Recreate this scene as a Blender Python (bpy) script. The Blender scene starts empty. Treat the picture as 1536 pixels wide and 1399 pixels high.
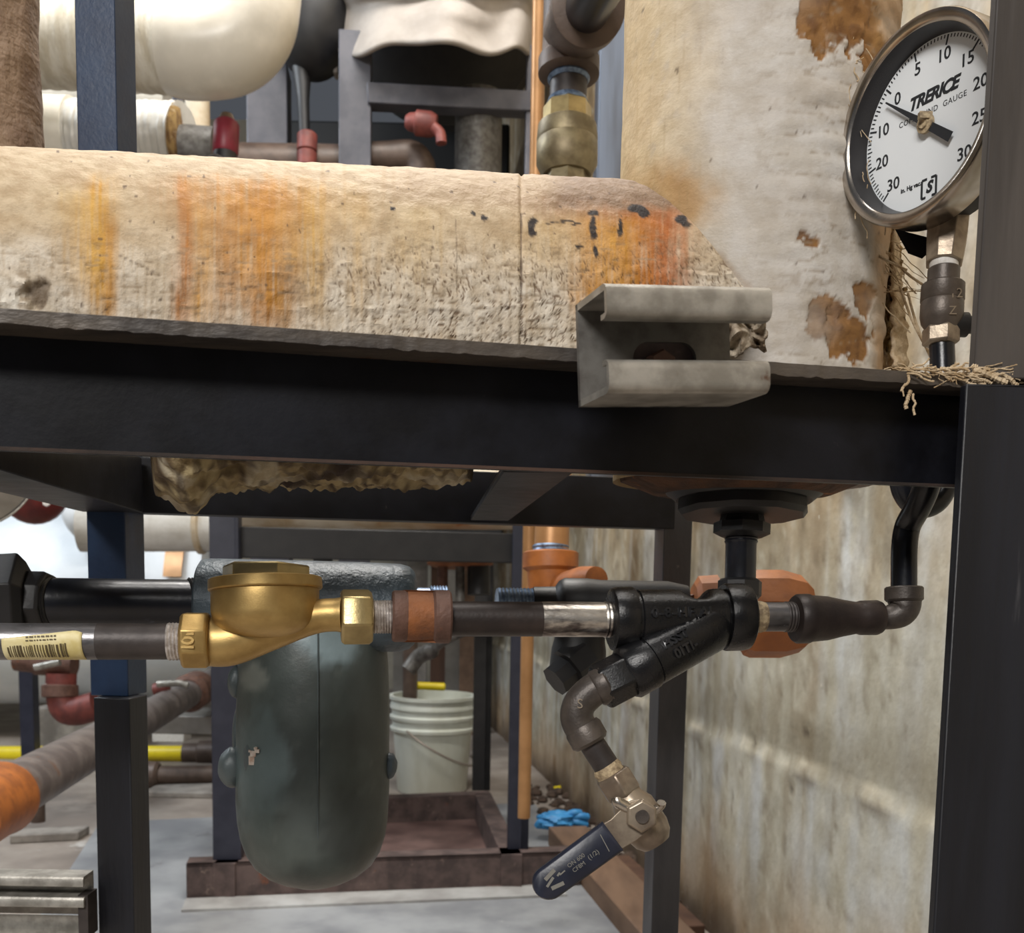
import bpy, bmesh, math, random
from mathutils import Vector, Matrix, noise
random.seed(7)
V = Vector
PI = math.pi
# ------------------------------------------------------------------ camera
F, CX, CY = 1560.0, 768.0, 1024.0          # focal length and principal point in pixels (frame is an upper crop of a portrait photo)
H = 0.75
pit, rol = math.radians(5.78), math.radians(0.996)
FW = V((0, math.cos(pit), -math.sin(pit)))
UP0 = V((0, math.sin(pit), math.cos(pit)))
R0 = V((1, 0, 0))
RT = R0 * math.cos(rol) + UP0 * math.sin(rol)
UP = -R0 * math.sin(rol) + UP0 * math.cos(rol)
CAM = V((0, 0, H))
sc = bpy.context.scene
COL = sc.collection
cam = bpy.data.cameras.new('camera')
camo = bpy.data.objects.new('camera', cam)
COL.objects.link(camo)
m = Matrix((RT, UP, -FW)).transposed().to_4x4()
m.translation = CAM
camo.matrix_world = m
cam.sensor_fit = 'HORIZONTAL'
cam.sensor_width = 36.0
cam.lens = 36.0 * F / 1536.0
cam.shift_y = (CY - 699.5) / 1536.0
cam.clip_start = 0.02
cam.dof.use_dof = True
cam.dof.focus_distance = 0.56
cam.dof.aperture_fstop = 22.0
sc.camera = camo
# ------------------------------------------------------------------ light
sc.view_settings.view_transform = 'Standard'
sc.view_settings.look = 'None'
sc.view_settings.exposure = 0.0
sc.view_settings.gamma = 1.0
sc.view_settings.use_curve_mapping = False
w = bpy.data.worlds.new('world')
sc.world = w
w.use_nodes = True
w.node_tree.nodes['Background'].inputs[0].default_value = (0.80, 0.87, 1.0, 1)
w.node_tree.nodes['Background'].inputs[1].default_value = 0.09

def area(name, loc, target, sx, sy, power, color):
    l = bpy.data.lights.new(name, 'AREA')
    l.shape = 'RECTANGLE'
    l.size, l.size_y, l.energy, l.color = sx, sy, power, color
    o = bpy.data.objects.new(name, l)
    COL.objects.link(o)
    o.location = loc
    o.rotation_euler = (V(target) - V(loc)).to_track_quat('-Z', 'Y').to_euler()
    return o
area('ceiling_light_front', (-0.75, -1.75, 2.3), (0.05, 0.6, 0.8), 1.3, 0.4, 72, (1.0, 0.97, 0.93))
area('ceiling_light_left', (-2.6, 2.6, 3.0), (-1.6, 3.6, 0.6), 1.6, 0.5, 80, (0.86, 0.93, 1.0))
area('ceiling_light_middle', (-0.35, 2.0, 3.35), (0.15, 1.3, 0.2), 1.4, 0.4, 92, (1.0, 0.96, 0.90))
area('ceiling_light_overhead', (0.0, 0.72, 3.0), (0.0, 0.72, 0.0), 1.3, 0.3, 22, (1.0, 0.96, 0.91))
#area('work_light_low', (0.35, -0.5, 0.35), (0.9, 1.6, 0.6), 0.4, 0.25, 1.6, (1.0, 0.93, 0.82))

# ------------------------------------------------------------------ helpers
def P(x, y, d):
    return CAM + (FW + RT * ((x - CX) / F) - UP * ((y - CY) / F)) * d
pl_ = None
def proj(p):
    q = p - CAM
    d = q.dot(FW)
    return CX + F * q.dot(RT) / d, CY - F * q.dot(UP) / d
def S(px, d): return px * d / F
def onfloor(x, y):
    r = FW + RT * ((x - CX) / F) - UP * ((y - CY) / F)
    return CAM + r * (-H / r.z)
def depth(p): return (p - CAM).dot(FW)
def sm(a, b, x):
    if a == b: return float(x > a)
    t = max(0.0, min(1.0, (x - a) / (b - a)))
    return t * t * (3 - 2 * t)
def lerp(a, b, t): return tuple(a[i] + (b[i] - a[i]) * t for i in range(3))
def c(r, g, b):
    f = lambda v: ((v / 255 + 0.055) / 1.055) ** 2.4 if v > 10 else v / 255 / 12.92
    return (f(r), f(g), f(b))
def N3(p, s, off=0.0): return noise.noise(V((p[0] * s + off, p[1] * s + off * .7, p[2] * s - off)))
def fbm(p, s, o=4):
    v = 0; a = .5
    for i in range(o):
        v += a * noise.noise(p * s); s *= 2.1; a *= .55
    return v
def frame(ax, ref=None):
    ax = ax.normalized()
    ref = ref or (V((0, 0, 1)) if abs(ax.z) < .9 else V((0, -1, 0)))
    x = (ref - ax * ref.dot(ax)).normalized()
    return ax, x, ax.cross(x)

class MB:
    def __init__(s): s.v, s.f, s.col = [], [], None
    def add(s, vs, fs):
        k = len(s.v)
        s.v += [V(p) for p in vs]
        s.f += [tuple(i + k for i in f) for f in fs]
        return s
    def hexa(s, p8):   # bottom ring 0-3, top ring 4-7
        return s.add(p8, [(3, 2, 1, 0), (4, 5, 6, 7), (0, 1, 5, 4), (1, 2, 6, 5), (2, 3, 7, 6), (3, 0, 4, 7)])
    def box(s, o, a, b, d):     # corner o and three edge vectors
        return s.hexa([o, o + a, o + a + b, o + b, o + d, o + a + d, o + a + b + d, o + b + d])
    def cbox(s, ctr, sx, sy, sz, M=None):
        M = M or Matrix.Identity(3)
        a, b, d = M @ V((sx, 0, 0)), M @ V((0, sy, 0)), M @ V((0, 0, sz))
        return s.box(V(ctr) - (a + b + d) / 2, a, b, d)
    def loft(s, A, B):          # two closed profiles
        n = len(A)
        fs = [(i, (i + 1) % n, n + (i + 1) % n, n + i) for i in range(n)]
        fs += [tuple(range(n - 1, -1, -1)), tuple(range(n, 2 * n))]
        return s.add(list(A) + list(B), fs)
    def lathe(s, A, B, prof, seg=40, caps=True, rot=0.0, ref=None, rf=None):   # prof: (t, radius)
        ax, x, y = frame(B - A, ref)
        k = len(s.v)
        n = len(prof)
        for i, (t, r) in enumerate(prof):
            o = A.lerp(B, t)
            for j in range(seg):
                a = 2 * PI * j / seg + rot
                rr = r if rf is None else rf(t, a, r)
                s.v.append(o + (x * math.cos(a) + y * math.sin(a)) * rr)
        for i in range(n - 1):
            for j in range(seg):
                q = k + i * seg + j
                q2 = k + i * seg + (j + 1) % seg
                s.f.append((q, q2, q2 + seg, q + seg))
        if caps:
            s.f.append(tuple(k + j for j in range(seg - 1, -1, -1)))
            s.f.append(tuple(k + (n - 1) * seg + j for j in range(seg)))
        return s
    def tube(s, pts, r, seg=20, caps=True):
        pts = [V(p) for p in pts]
        n = len(pts)
        rs = r if isinstance(r, (list, tuple)) else [r] * n
        k = len(s.v)
        x = None
        for i, p in enumerate(pts):
            t = (pts[min(i + 1, n - 1)] - pts[max(i - 1, 0)]).normalized()
            if x is None: x = frame(t)[1]
            x = (x - t * x.dot(t)).normalized()
            y = t.cross(x)
            for j in range(seg):
                a = 2 * PI * j / seg
                s.v.append(p + (x * math.cos(a) + y * math.sin(a)) * rs[i])
        for i in range(n - 1):
            for j in range(seg):
                q, q2 = k + i * seg + j, k + i * seg + (j + 1) % seg
                s.f.append((q, q2, q2 + seg, q + seg))
        if caps:
            s.f.append(tuple(k + j for j in range(seg - 1, -1, -1)))
            s.f.append(tuple(k + (n - 1) * seg + j for j in range(seg)))
        return s
    def grid(s, nu, nv, fn):
        k = len(s.v)
        for i in range(nu + 1):
            for j in range(nv + 1): s.v.append(V(fn(i / nu, j / nv)))
        for i in range(nu):
            for j in range(nv):
                a = k + i * (nv + 1) + j
                s.f.append((a, a + 1, a + nv + 2, a + nv + 1))
        return s
    def ball(s, ctr, rx, ry, rz, M=None, nu=24, nv=14, rf=None):
        M = M or Matrix.Identity(3)
        k = len(s.v)
        for i in range(nv + 1):
            th = PI * i / nv
            for j in range(nu):
                ph = 2 * PI * j / nu
                d = V((math.sin(th) * math.cos(ph), math.sin(th) * math.sin(ph), math.cos(th)))
                q = rf(d) if rf else 1.0
                s.v.append(V(ctr) + M @ V((d.x * rx * q, d.y * ry * q, d.z * rz * q)))
        for i in range(nv):
            for j in range(nu):
                a, b = k + i * nu + j, k + i * nu + (j + 1) % nu
                s.f.append((a, a + nu, b + nu, b))
        return s
    def torus(s, ctr, ax, R, r, seg=36, ts=10):
        ax, x, y = frame(ax)
        pts = [V(ctr) + (x * math.cos(2 * PI * i / seg) + y * math.sin(2 * PI * i / seg)) * R for i in range(seg + 1)]
        return s.tube(pts, r, ts, caps=False)

def smooth_path(pts, n=8):
    pts = [V(p) for p in pts]
    out = []
    for i in range(len(pts) - 1):
        p0, p1, p2, p3 = pts[max(i - 1, 0)], pts[i], pts[i + 1], pts[min(i + 2, len(pts) - 1)]
        for k in range(n):
            t = k / n
            out.append(.5 * ((2 * p1) + (p2 - p0) * t + (2 * p0 - 5 * p1 + 4 * p2 - p3) * t * t + (3 * p1 - p0 - 3 * p2 + p3) * t ** 3))
    out.append(pts[-1])
    return out

def build(name, mb, mat, parent=None, bev=0, sharp=38, smooth=True):
    me = bpy.data.meshes.new(name)
    if parent is not None:
        par, loc = parent, V(parent['wl'])
    else:
        xs = [p.x for p in mb.v]; ys = [p.y for p in mb.v]; zs = [p.z for p in mb.v]
        par, loc = None, V(((min(xs) + max(xs)) / 2, (min(ys) + max(ys)) / 2, min(zs)))
    me.from_pydata([p - loc for p in mb.v], [], mb.f)
    me.update()
    b = bmesh.new(); b.from_mesh(me)
    if mb.col is None: bmesh.ops.remove_doubles(b, verts=b.verts, dist=1e-7)
    if mb.col is None and len(b.faces) > 1: bmesh.ops.recalc_face_normals(b, faces=b.faces)
    b.to_mesh(me); b.free()
    if mb.col is not None and len(me.vertices) == len(mb.col):
        at = me.color_attributes.new('Col', 'FLOAT_COLOR', 'POINT')
        for i, cc in enumerate(mb.col): at.data[i].color = (cc[0], cc[1], cc[2], 1)
    elif mb.col is not None: print('COLOR MISMATCH', name)
    me.materials.append(mat)
    if smooth:
        me.shade_smooth()
        me.set_sharp_from_angle(angle=math.radians(sharp))
    o = bpy.data.objects.new(name, me)
    COL.objects.link(o)
    if bev:
        bm = o.modifiers.new('bevel', 'BEVEL'); bm.width = bev; bm.segments = 2; bm.limit_method = 'ANGLE'; bm.angle_limit = .7
    if par is not None:
        o.parent = par
        if parent.type == 'MESH': o.location = (0, 0, 0)
    else: o.location = loc
    o['wl'] = tuple(loc)
    return o
def T(name, label, cat, loc, group=None):
    o = bpy.data.objects.new(name, None)
    o.empty_display_size = .02
    COL.objects.link(o)
    o.location = loc
    o['wl'] = tuple(loc)
    o['label'] = label; o['category'] = cat
    if group: o['group'] = group
    return o
def tag(o, label, cat, group=None, kind=None):
    o['label'] = label; o['category'] = cat
    if group: o['group'] = group
    if kind: o['kind'] = kind
    return o
def struct(o, label=None):
    o['kind'] = 'structure'
    if label: o['label'] = label
    return o

# ------------------------------------------------------------------ materials
def mk(name, base, var=None, vs=25, rough=.5, metal=0.0, bump=0.0, bs=250, stretch=(1, 1, 1), spots=(), attr=False, coat=0.0, lo=.35, hi=.65, bump2=None, spec=.5, rvar=0.0):
    mt = bpy.data.materials.new(name)
    mt.use_nodes = True
    nt = mt.node_tree
    bs_ = nt.nodes['Principled BSDF']
    L = nt.links.new
    tc = nt.nodes.new('ShaderNodeTexCoord')
    def mapped(st):
        mp = nt.nodes.new('ShaderNodeMapping')
        mp.inputs['Scale'].default_value = st
        L(tc.outputs['Object'], mp.inputs[0])
        return mp.outputs[0]
    def noi(scale, st=(1, 1, 1), det=5.0, rg=.6):
        n = nt.nodes.new('ShaderNodeTexNoise')
        n.inputs['Scale'].default_value = scale
        n.inputs['Detail'].default_value = det
        n.inputs['Roughness'].default_value = rg
        L(mapped(st), n.inputs['Vector'])
        return n.outputs[0]
    def ramp(fac, a, b):
        r = nt.nodes.new('ShaderNodeMapRange')
        r.inputs[1].default_value = a; r.inputs[2].default_value = b
        r.interpolation_type = 'SMOOTHSTEP'
        L(fac, r.inputs[0])
        return r.outputs[0]
    def mix(fac, a, b, mode='MIX'):
        x = nt.nodes.new('ShaderNodeMix'); x.data_type = 'RGBA'; x.blend_type = mode
        if isinstance(fac, float): x.inputs[0].default_value = fac
        else: L(fac, x.inputs[0])
        for s_, i in ((a, 6), (b, 7)):
            if isinstance(s_, tuple): x.inputs[i].default_value = (*s_, 1)
            else: L(s_, x.inputs[i])
        return x.outputs[2]
    if attr:
        a = nt.nodes.new('ShaderNodeAttribute'); a.attribute_name = 'Col'
        cur = a.outputs['Color']
    else: cur = base
    if var is not None:
        cur = mix(ramp(noi(vs, stretch), lo, hi), cur, var, 'MULTIPLY' if attr else 'MIX')
    rough_s = None
    for sp in spots:     # (color, scale, lo, hi, stretch, rough or None)
        f = ramp(noi(sp[1], sp[4] if len(sp) > 4 else (1, 1, 1), 6.0, .65), sp[2], sp[3])
        cur = mix(f, cur, sp[0])
    if isinstance(cur, tuple): bs_.inputs['Base Color'].default_value = (*cur, 1)
    else: L(cur, bs_.inputs['Base Color'])
    bs_.inputs['Roughness'].default_value = rough
    if rvar:
        r = nt.nodes.new('ShaderNodeMapRange')
        r.inputs[3].default_value = rough - rvar; r.inputs[4].default_value = rough + rvar
        L(noi(vs * 1.7, stretch), r.inputs[0]); L(r.outputs[0], bs_.inputs['Roughness'])
    bs_.inputs['Metallic'].default_value = metal
    bs_.inputs['Specular IOR Level'].default_value = spec
    bs_.inputs['Coat Weight'].default_value = coat
    if bump:
        bp = nt.nodes.new('ShaderNodeBump')
        bp.inputs['Strength'].default_value = bump
        bp.inputs['Distance'].default_value = .004
        L(noi(bs, stretch, 4.0), bp.inputs['Height'])
        if bump2:
            b2 = nt.nodes.new('ShaderNodeBump')
            b2.inputs['Strength'].default_value = bump2[0]
            b2.inputs['Distance'].default_value = .006
            L(noi(bump2[1], bump2[2], 3.0), b2.inputs['Height'])
            L(bp.outputs[0], b2.inputs['Normal'])
            L(b2.outputs[0], bs_.inputs['Normal'])
        else: L(bp.outputs[0], bs_.inputs['Normal'])
    return mt

RUST = c(120, 70, 40)
M = {}
M['black_paint'] = mk('black_paint', c(12, 12, 16), c(22, 23, 29), 30, .42, 0, .03, 300, spec=.25, spots=[(c(70, 66, 64), 60, .68, .78), (c(62, 44, 34), 25, .70, .80)], rvar=.08)
M['navy_paint'] = mk('navy_paint', c(24, 42, 70), c(32, 54, 84), 18, .38, 0, .06, 250, spots=[(c(95, 92, 92), 45, .72, .8)], rvar=.06)
M['skid_paint'] = mk('skid_paint', c(28, 31, 46), c(40, 42, 56), 18, .45, 0, .06, 250, spots=[(c(95, 92, 92), 45, .72, .8)])
M['post_worn'] = mk('post_worn', c(46, 46, 50), c(64, 63, 66), 26, .42, 0, .08, 300, stretch=(1, 1, .3), spots=[(c(110, 106, 104), 40, .66, .76)])
M['post_black'] = mk('post_black', c(15, 16, 22), c(26, 28, 36), 30, .45, 0, .1, 300, stretch=(1, 1, .12), spots=[(c(62, 62, 66), 60, .66, .76, (1, 1, .10)), (c(120, 112, 104), 150, .72, .78, (1, 1, .3))])
M['post_gray'] = mk('post_gray', c(66, 62, 60), c(84, 79, 76), 40, .45, .2, .06, 300, stretch=(1, 1, .1), spots=[(c(96, 84, 72), 30, .66, .78, (1, 1, .2))])
M['gray_paint'] = mk('gray_paint', c(66, 67, 76), c(82, 82, 90), 15, .45, 0, .05, 250, spots=[(c(120, 118, 118), 30, .7, .78)])
M['rust_steel'] = mk('rust_steel', c(66, 54, 52), c(94, 78, 74), 22, .75, 0, .15, 180, spots=[(c(128, 110, 100), 30, .6, .75), (c(120, 66, 36), 12, .62, .72)])
M['jacket'] = mk('jacket', (1, 1, 1), (.78, .73, .66), 90, .72, 0, .22, 600, attr=True, bump2=(.22, 110, (1, 1, 1)), spots=[(c(70, 52, 36), 190, .70, .76, (.5, .5, 1.0))])
M['jacket_smooth'] = mk('jacket_smooth', (1, 1, 1), (.86, .83, .78), 60, .66, 0, .12, 600, attr=True, bump2=(.14, 90, (1, 1, 1.6)), spots=[(c(90, 72, 52), 150, .74, .79, (1, 1, .5))])
M['fiberglass'] = mk('fiberglass', c(168, 138, 86), c(104, 74, 40), 55, .9, 0, .8, 300, stretch=(1, 1, .5), spots=[(c(206, 190, 158), 60, .58, .7)])
M['brown_wrap'] = mk('brown_wrap', c(146, 124, 104), c(122, 100, 84), 30, .75, 0, .6, 120, stretch=(1, 1, .6), bump2=(.7, 30, (1, 1, 2)))
M['rust_dark'] = mk('rust_dark', c(72, 52, 42), c(44, 36, 32), 30, .8, 0, .2, 200, stretch=(.4, 1, 1), lo=.4, hi=.6)
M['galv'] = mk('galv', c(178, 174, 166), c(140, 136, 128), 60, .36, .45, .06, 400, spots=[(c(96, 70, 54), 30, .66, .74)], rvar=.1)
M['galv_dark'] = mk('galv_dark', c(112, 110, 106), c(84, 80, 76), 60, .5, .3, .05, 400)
M['pipe_galv'] = mk('pipe_galv', c(150, 148, 150), c(52, 50, 50), 28, .34, .7, .05, 400, stretch=(.4, 1, 1), rvar=.1, spots=[(c(200, 200, 205), 120, .62, .72, (.4, 1, 1))])
M['pipe_dark'] = mk('pipe_dark', c(52, 47, 46), c(74, 68, 66), 35, .48, .35, .06, 400, rvar=.1)
M['pipe_brown'] = mk('pipe_brown', c(44, 37, 35), c(60, 50, 46), 35, .45, .25, .06, 400)
M['scraped'] = mk('scraped', c(225, 218, 208), c(92, 84, 82), 120, .28, .9, .12, 500, stretch=(.35, 1, 1))
M['thread_white'] = mk('thread_white', c(214, 208, 204), c(160, 150, 142), 200, .4, .5, .1, 500)
M['tape'] = mk('tape', c(235, 232, 228), c(205, 200, 192), 200, .5)
M['tape_tan'] = mk('tape_tan', c(190, 170, 136), c(130, 112, 88), 300, .7, 0, .3, 500)
M['brass'] = mk('brass', c(196, 166, 108), c(172, 142, 88), 45, .44, .8, .05, 1200, rvar=.06, spots=[(c(120, 84, 44), 40, .68, .8)])
M['brass_old'] = mk('brass_old', c(146, 134, 104), c(112, 100, 76), 40, .45, .5, .06, 600)
M['brass_mid'] = mk('brass_mid', c(190, 170, 122), c(160, 142, 100), 40, .36, .85, .06, 600)
M['rust_orange'] = mk('rust_orange', c(150, 92, 50), c(116, 72, 44), 50, .62, .1, .2, 300, spots=[(c(92, 62, 48), 60, .58, .7)])
M['rust_brown'] = mk('rust_brown', c(114, 84, 72), c(92, 66, 56), 60, .62, .15, .2, 300, spots=[(c(170, 96, 46), 40, .6, .7)])
M['orange_paint'] = mk('orange_paint', c(166, 98, 42), c(132, 76, 36), 25, .5, 0, .08, 200, spots=[(c(120, 66, 34), 40, .62, .72)])
M['cast_black'] = mk('cast_black', c(15, 15, 17), c(24, 24, 26), 60, .27, .1, .12, 1000, rvar=.06, spots=[(c(80, 78, 78), 160, .72, .8)])
M['cast_shiny'] = mk('cast_shiny', c(46, 46, 48), c(30, 30, 32), 90, .2, .3)
M['bronze_dark'] = mk('bronze_dark', c(98, 88, 80), c(78, 70, 64), 50, .4, .3, .08, 700)
M['cast_gray'] = mk('cast_gray', c(66, 60, 56), c(90, 82, 76), 50, .42, .35, .10, 700)
M['black_pipe'] = mk('black_pipe', c(20, 21, 25), c(30, 32, 40), 30, .28, .1, .04, 300, spots=[(c(90, 98, 120), 45, .66, .8)])
M['black_matte'] = mk('black_matte', c(17, 17, 19), c(27, 26, 27), 30, .5, 0, .05, 300)
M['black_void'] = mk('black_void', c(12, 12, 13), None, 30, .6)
M['blue_thread'] = mk('blue_thread', c(120, 140, 165), c(84, 100, 124), 200, .35, .5)
M['trap'] = mk('trap', c(70, 78, 80), c(92, 102, 104), 16, .42, .1, .10, 260, spots=[(c(130, 138, 138), 12, .64, .78)], rvar=.07, bump2=(.12, 30, (1, 1, 1)))
M['trap_dark'] = mk('trap_dark', c(52, 62, 70), c(74, 88, 98), 30, .45, .1, .35, 160, spots=[(c(120, 132, 142), 25, .66, .78)])
M['chip'] = mk('chip', c(205, 200, 192), c(170, 140, 120), 120, .6)
M['steel_bright'] = mk('steel_bright', c(196, 188, 176), c(160, 150, 138), 50, .26, .95, .02, 300, rvar=.06)
M['steel_dull'] = mk('steel_dull', c(166, 152, 134), c(124, 110, 96), 50, .36, .6, .05, 300)
M['bezel'] = mk('bezel', c(190, 182, 174), c(168, 160, 150), 40, .22, 1.0, .01, 300)
M['bezel_inner'] = mk('bezel_inner', c(48, 46, 47), None, 40, .4, .3)
M['dial_white'] = mk('dial_white', c(236, 240, 243), None, 40, .45)
M['ink'] = mk('ink', c(40, 42, 46), None, 40, .6)
M['gauge_black'] = mk('gauge_black', c(16, 17, 24), None, 40, .5)
M['grip'] = mk('grip', c(28, 32, 46), c(36, 40, 56), 60, .36, 0, .03, 300)
M['grip_print'] = mk('grip_print', c(120, 118, 112), None, 60, .6)
M['vinyl_white'] = mk('vinyl_white', c(226, 220, 206), c(206, 200, 186), 8, .32, 0, .02, 100)
M['jacket_white'] = mk('jacket_white', c(218, 212, 196), c(188, 178, 156), 14, .7, 0, .5, 120, stretch=(2.5, 1, .6))
M['jacket_gray'] = mk('jacket_gray', c(208, 206, 200), c(182, 178, 168), 10, .55, 0, .25, 90)
M['tank_white'] = mk('tank_white', c(236, 240, 242), c(220, 226, 230), 4, .5, 0, .02, 60)
M['cloth'] = mk('cloth', c(158, 151, 144), c(140, 133, 126), 8, .8, 0, .2, 200)
M['red_paint'] = mk('red_paint', c(130, 36, 52), c(108, 28, 42), 20, .42, 0, .05, 200)
M['red_brown'] = mk('red_brown', c(126, 62, 54), c(96, 46, 42), 30, .55, 0, .1, 200)
M['red_dark'] = mk('red_dark', c(118, 40, 34), c(86, 30, 28), 10, .5)
M['brown_pipe'] = mk('brown_pipe', c(92, 76, 66), c(72, 58, 50), 20, .5, .1, .1, 200)
M['gray_pipe'] = mk('gray_pipe', c(122, 114, 110), c(92, 84, 82), 16, .5, .15, .12, 160, spots=[(c(176, 168, 162), 14, .66, .78), (c(110, 80, 62), 10, .62, .72)])
M['copper'] = mk('copper', c(186, 140, 94), c(160, 118, 76), 8, .38, .35, .02, 200)
M['yellow'] = mk('yellow', c(238, 214, 30), c(220, 196, 24), 10, .45)
M['toe'] = mk('toe', c(176, 176, 174), c(148, 146, 144), 9, .5, .1, .04, 100, spots=[(c(96, 84, 78), 8, .68, .76)])
M['alu'] = mk('alu', c(150, 146, 140), c(130, 126, 120), 8, .45, .6, .04, 100)
M['blue_steel'] = mk('blue_steel', c(112, 122, 138), c(76, 76, 80), 10, .45, .3, .05, 100, stretch=(1, 1, .1), spots=[(c(90, 66, 54), 12, .6, .7, (1, 1, .15))])
M['bucket'] = mk('bucket', c(214, 218, 208), c(196, 198, 184), 8, .42, 0, .01, 100, stretch=(1, 1, .3), spots=[(c(168, 162, 130), 9, .66, .8, (1, 1, .25))])
M['glove'] = mk('glove', c(70, 150, 205), c(52, 128, 186), 30, .5, 0, .2, 120)
M['wood'] = mk('wood', c(122, 96, 76), c(96, 74, 58), 12, .75, 0, .2, 80, stretch=(1, .2, 1))
M['wood_dark'] = mk('wood_dark', c(92, 66, 50), c(72, 50, 40), 12, .75, 0, .2, 80, stretch=(1, 1, .15))
M['concrete_floor'] = mk('concrete_floor', c(158, 148, 138), c(122, 112, 104), 3.2, .55, 0, .12, 60, spots=[(c(94, 86, 80), 2.6, .60, .72), (c(190, 186, 180), 5, .66, .76), (c(70, 62, 58), 26, .74, .8)], rvar=.15)
M['concrete_pad'] = mk('concrete_pad', c(150, 152, 154), c(122, 124, 128), 4, .42, 0, .08, 60, spots=[(c(96, 94, 94), 5, .62, .72), (c(182, 182, 182), 9, .66, .76)], rvar=.12)
M['wall'] = mk('wall', (1, 1, 1), (.80, .77, .72), 16, .8, 0, .30, 90, attr=True, stretch=(1, 1, .8), bump2=(.3, 14, (1, 1, 1)), spots=[(c(92, 80, 64), 26, .76, .80, (1, 1, .8)), (c(206, 200, 184), 40, .66, .76, (1, 1, .8))])
M['wall_back'] = mk('wall_back', c(176, 168, 152), c(146, 138, 122), 3, .8, 0, .1, 60)
M['block'] = mk('block', c(150, 144, 136), c(116, 110, 104), 12, .85, 0, .3, 80)
M['dirt'] = mk('dirt', c(84, 68, 56), c(58, 46, 38), 30, .95, 0, .6, 90)
M['label_yellow'] = mk('label_yellow', c(228, 216, 168), c(204, 186, 120), 60, .5)
M['label_ink'] = mk('label_ink', c(86, 74, 48), None, 60, .6)
M['fiber'] = mk('fiber', c(206, 186, 156), c(168, 142, 106), 90, .9, 0, .5, 400)
M['wire'] = mk('wire', c(160, 150, 140), None, 60, .4, .6)
g = bpy.data.materials.new('gauge_glass'); g.use_nodes = True
nt = g.node_tree; nt.nodes.clear()
go = nt.nodes.new('ShaderNodeOutputMaterial'); gm = nt.nodes.new('ShaderNodeMixShader'); gt = nt.nodes.new('ShaderNodeBsdfTransparent')
gg = nt.nodes.new('ShaderNodeBsdfGlossy'); gg.inputs['Roughness'].default_value = .08; gf = nt.nodes.new('ShaderNodeLayerWeight'); gf.inputs[0].default_value = .10
nt.links.new(gf.outputs[0], gm.inputs[0]); nt.links.new(gt.outputs[0], gm.inputs[1]); nt.links.new(gg.outputs[0], gm.inputs[2]); nt.links.new(gm.outputs[0], go.inputs[0])
M['glass'] = g

def thread(t0, t1, r, n, dr=.06):
    out = []
    for i in range(n):
        a = t0 + (t1 - t0) * i / n; b = t0 + (t1 - t0) * (i + .5) / n
        out += [(a, r * (1 - dr)), (b, r)]
    out.append((t1, r * (1 - dr)))
    return out
def rod(x0, y0, d0, x1, y1, d1, prof, seg=40, mb=None, rot=0.0, rf=None, ref=None, caps=True):
    """turned piece between two pixel/depth stations; radii in pixels at the mean depth"""
    mb = mb or MB()
    dm = (d0 + d1) / 2
    if isinstance(prof, (int, float)): prof = [(0, prof), (1, prof)]
    return mb.lathe(P(x0, y0, d0), P(x1, y1, d1), [(t, S(r, dm)) for t, r in prof], seg, caps, rot, ref, rf)
def rodx(x0, y0, d0, x1, y1, d1, prof, **k):
    """same, profile stations given as pixel x"""
    return rod(x0, y0, d0, x1, y1, d1, [((x - x0) / (x1 - x0), r) for x, r in prof], **k)
def rody(x0, y0, d0, x1, y1, d1, prof, **k):
    return rod(x0, y0, d0, x1, y1, d1, [((y - y0) / (y1 - y0), r) for y, r in prof], **k)
def vpost(mb, x, y, d, wx, wy, z0, z1, yaw=0.0, t=None):
    """upright box or angle whose front left edge passes through the pixel; true vertical"""
    p = P(x, y, d)
    a = V((math.cos(yaw), math.sin(yaw), 0)); b = V((-math.sin(yaw), math.cos(yaw), 0))
    o = V((p.x, p.y, z0)); up = V((0, 0, z1 - z0))
    if t is None: return mb.box(o, a * wx, b * wy, up)
    mb.box(o, a * wx, b * t, up)
    return mb.box(o + a * (wx - t), a * t, b * wy, up) if t > 0 else mb
YAW = math.atan(.277)
AX = V((math.cos(YAW), math.sin(YAW), 0))     # run of the front beam
BK = V((-math.sin(YAW), math.cos(YAW), 0))    # away from the viewer, square to it
ZZ = V((0, 0, 1))

def text_mesh(s_, size, extrude, shear=0.0, bold=0.0, space=1.0):
    cu = bpy.data.curves.new('lettering', 'FONT')
    cu.body = s_; cu.size = size; cu.extrude = extrude; cu.shear = shear; cu.offset = bold; cu.align_x = 'CENTER'; cu.align_y = 'CENTER'; cu.space_character = space
    cu.resolution_u = 3
    ob = bpy.data.objects.new('lettering', cu); COL.objects.link(ob)
    dg = bpy.context.evaluated_depsgraph_get()
    me = bpy.data.meshes.new_from_object(ob.evaluated_get(dg))
    vs = [v.co.copy() for v in me.vertices]; fs = [tuple(p.vertices) for p in me.polygons]
    bpy.data.objects.remove(ob); bpy.data.curves.remove(cu); bpy.data.meshes.remove(me)
    return vs, fs
def put_text(mb, s_, size, o, ex, ey, en, extrude=.0003, bend=None, **k):
    vs, fs = text_mesh(s_, size, extrude, **k)
    out = []
    for q in vs:
        if bend:
            a = q.y / bend
            out.append(o - en * bend + (ey * math.sin(a) + en * math.cos(a)) * (bend + q.z) + ex * q.x)
        else: out.append(o + ex * q.x + ey * q.y + en * q.z)
    return mb.add(out, fs)
# ------------------------------------------------------------------ setting
mb = MB()
mb.box(V((-5, -2.5, -.1)), V((8, 0, 0)), V((0, 9.5, 0)), V((0, 0, .1)))
struct(build('floor', mb, M['concrete_floor'], smooth=False), 'stained grey concrete floor')
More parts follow.
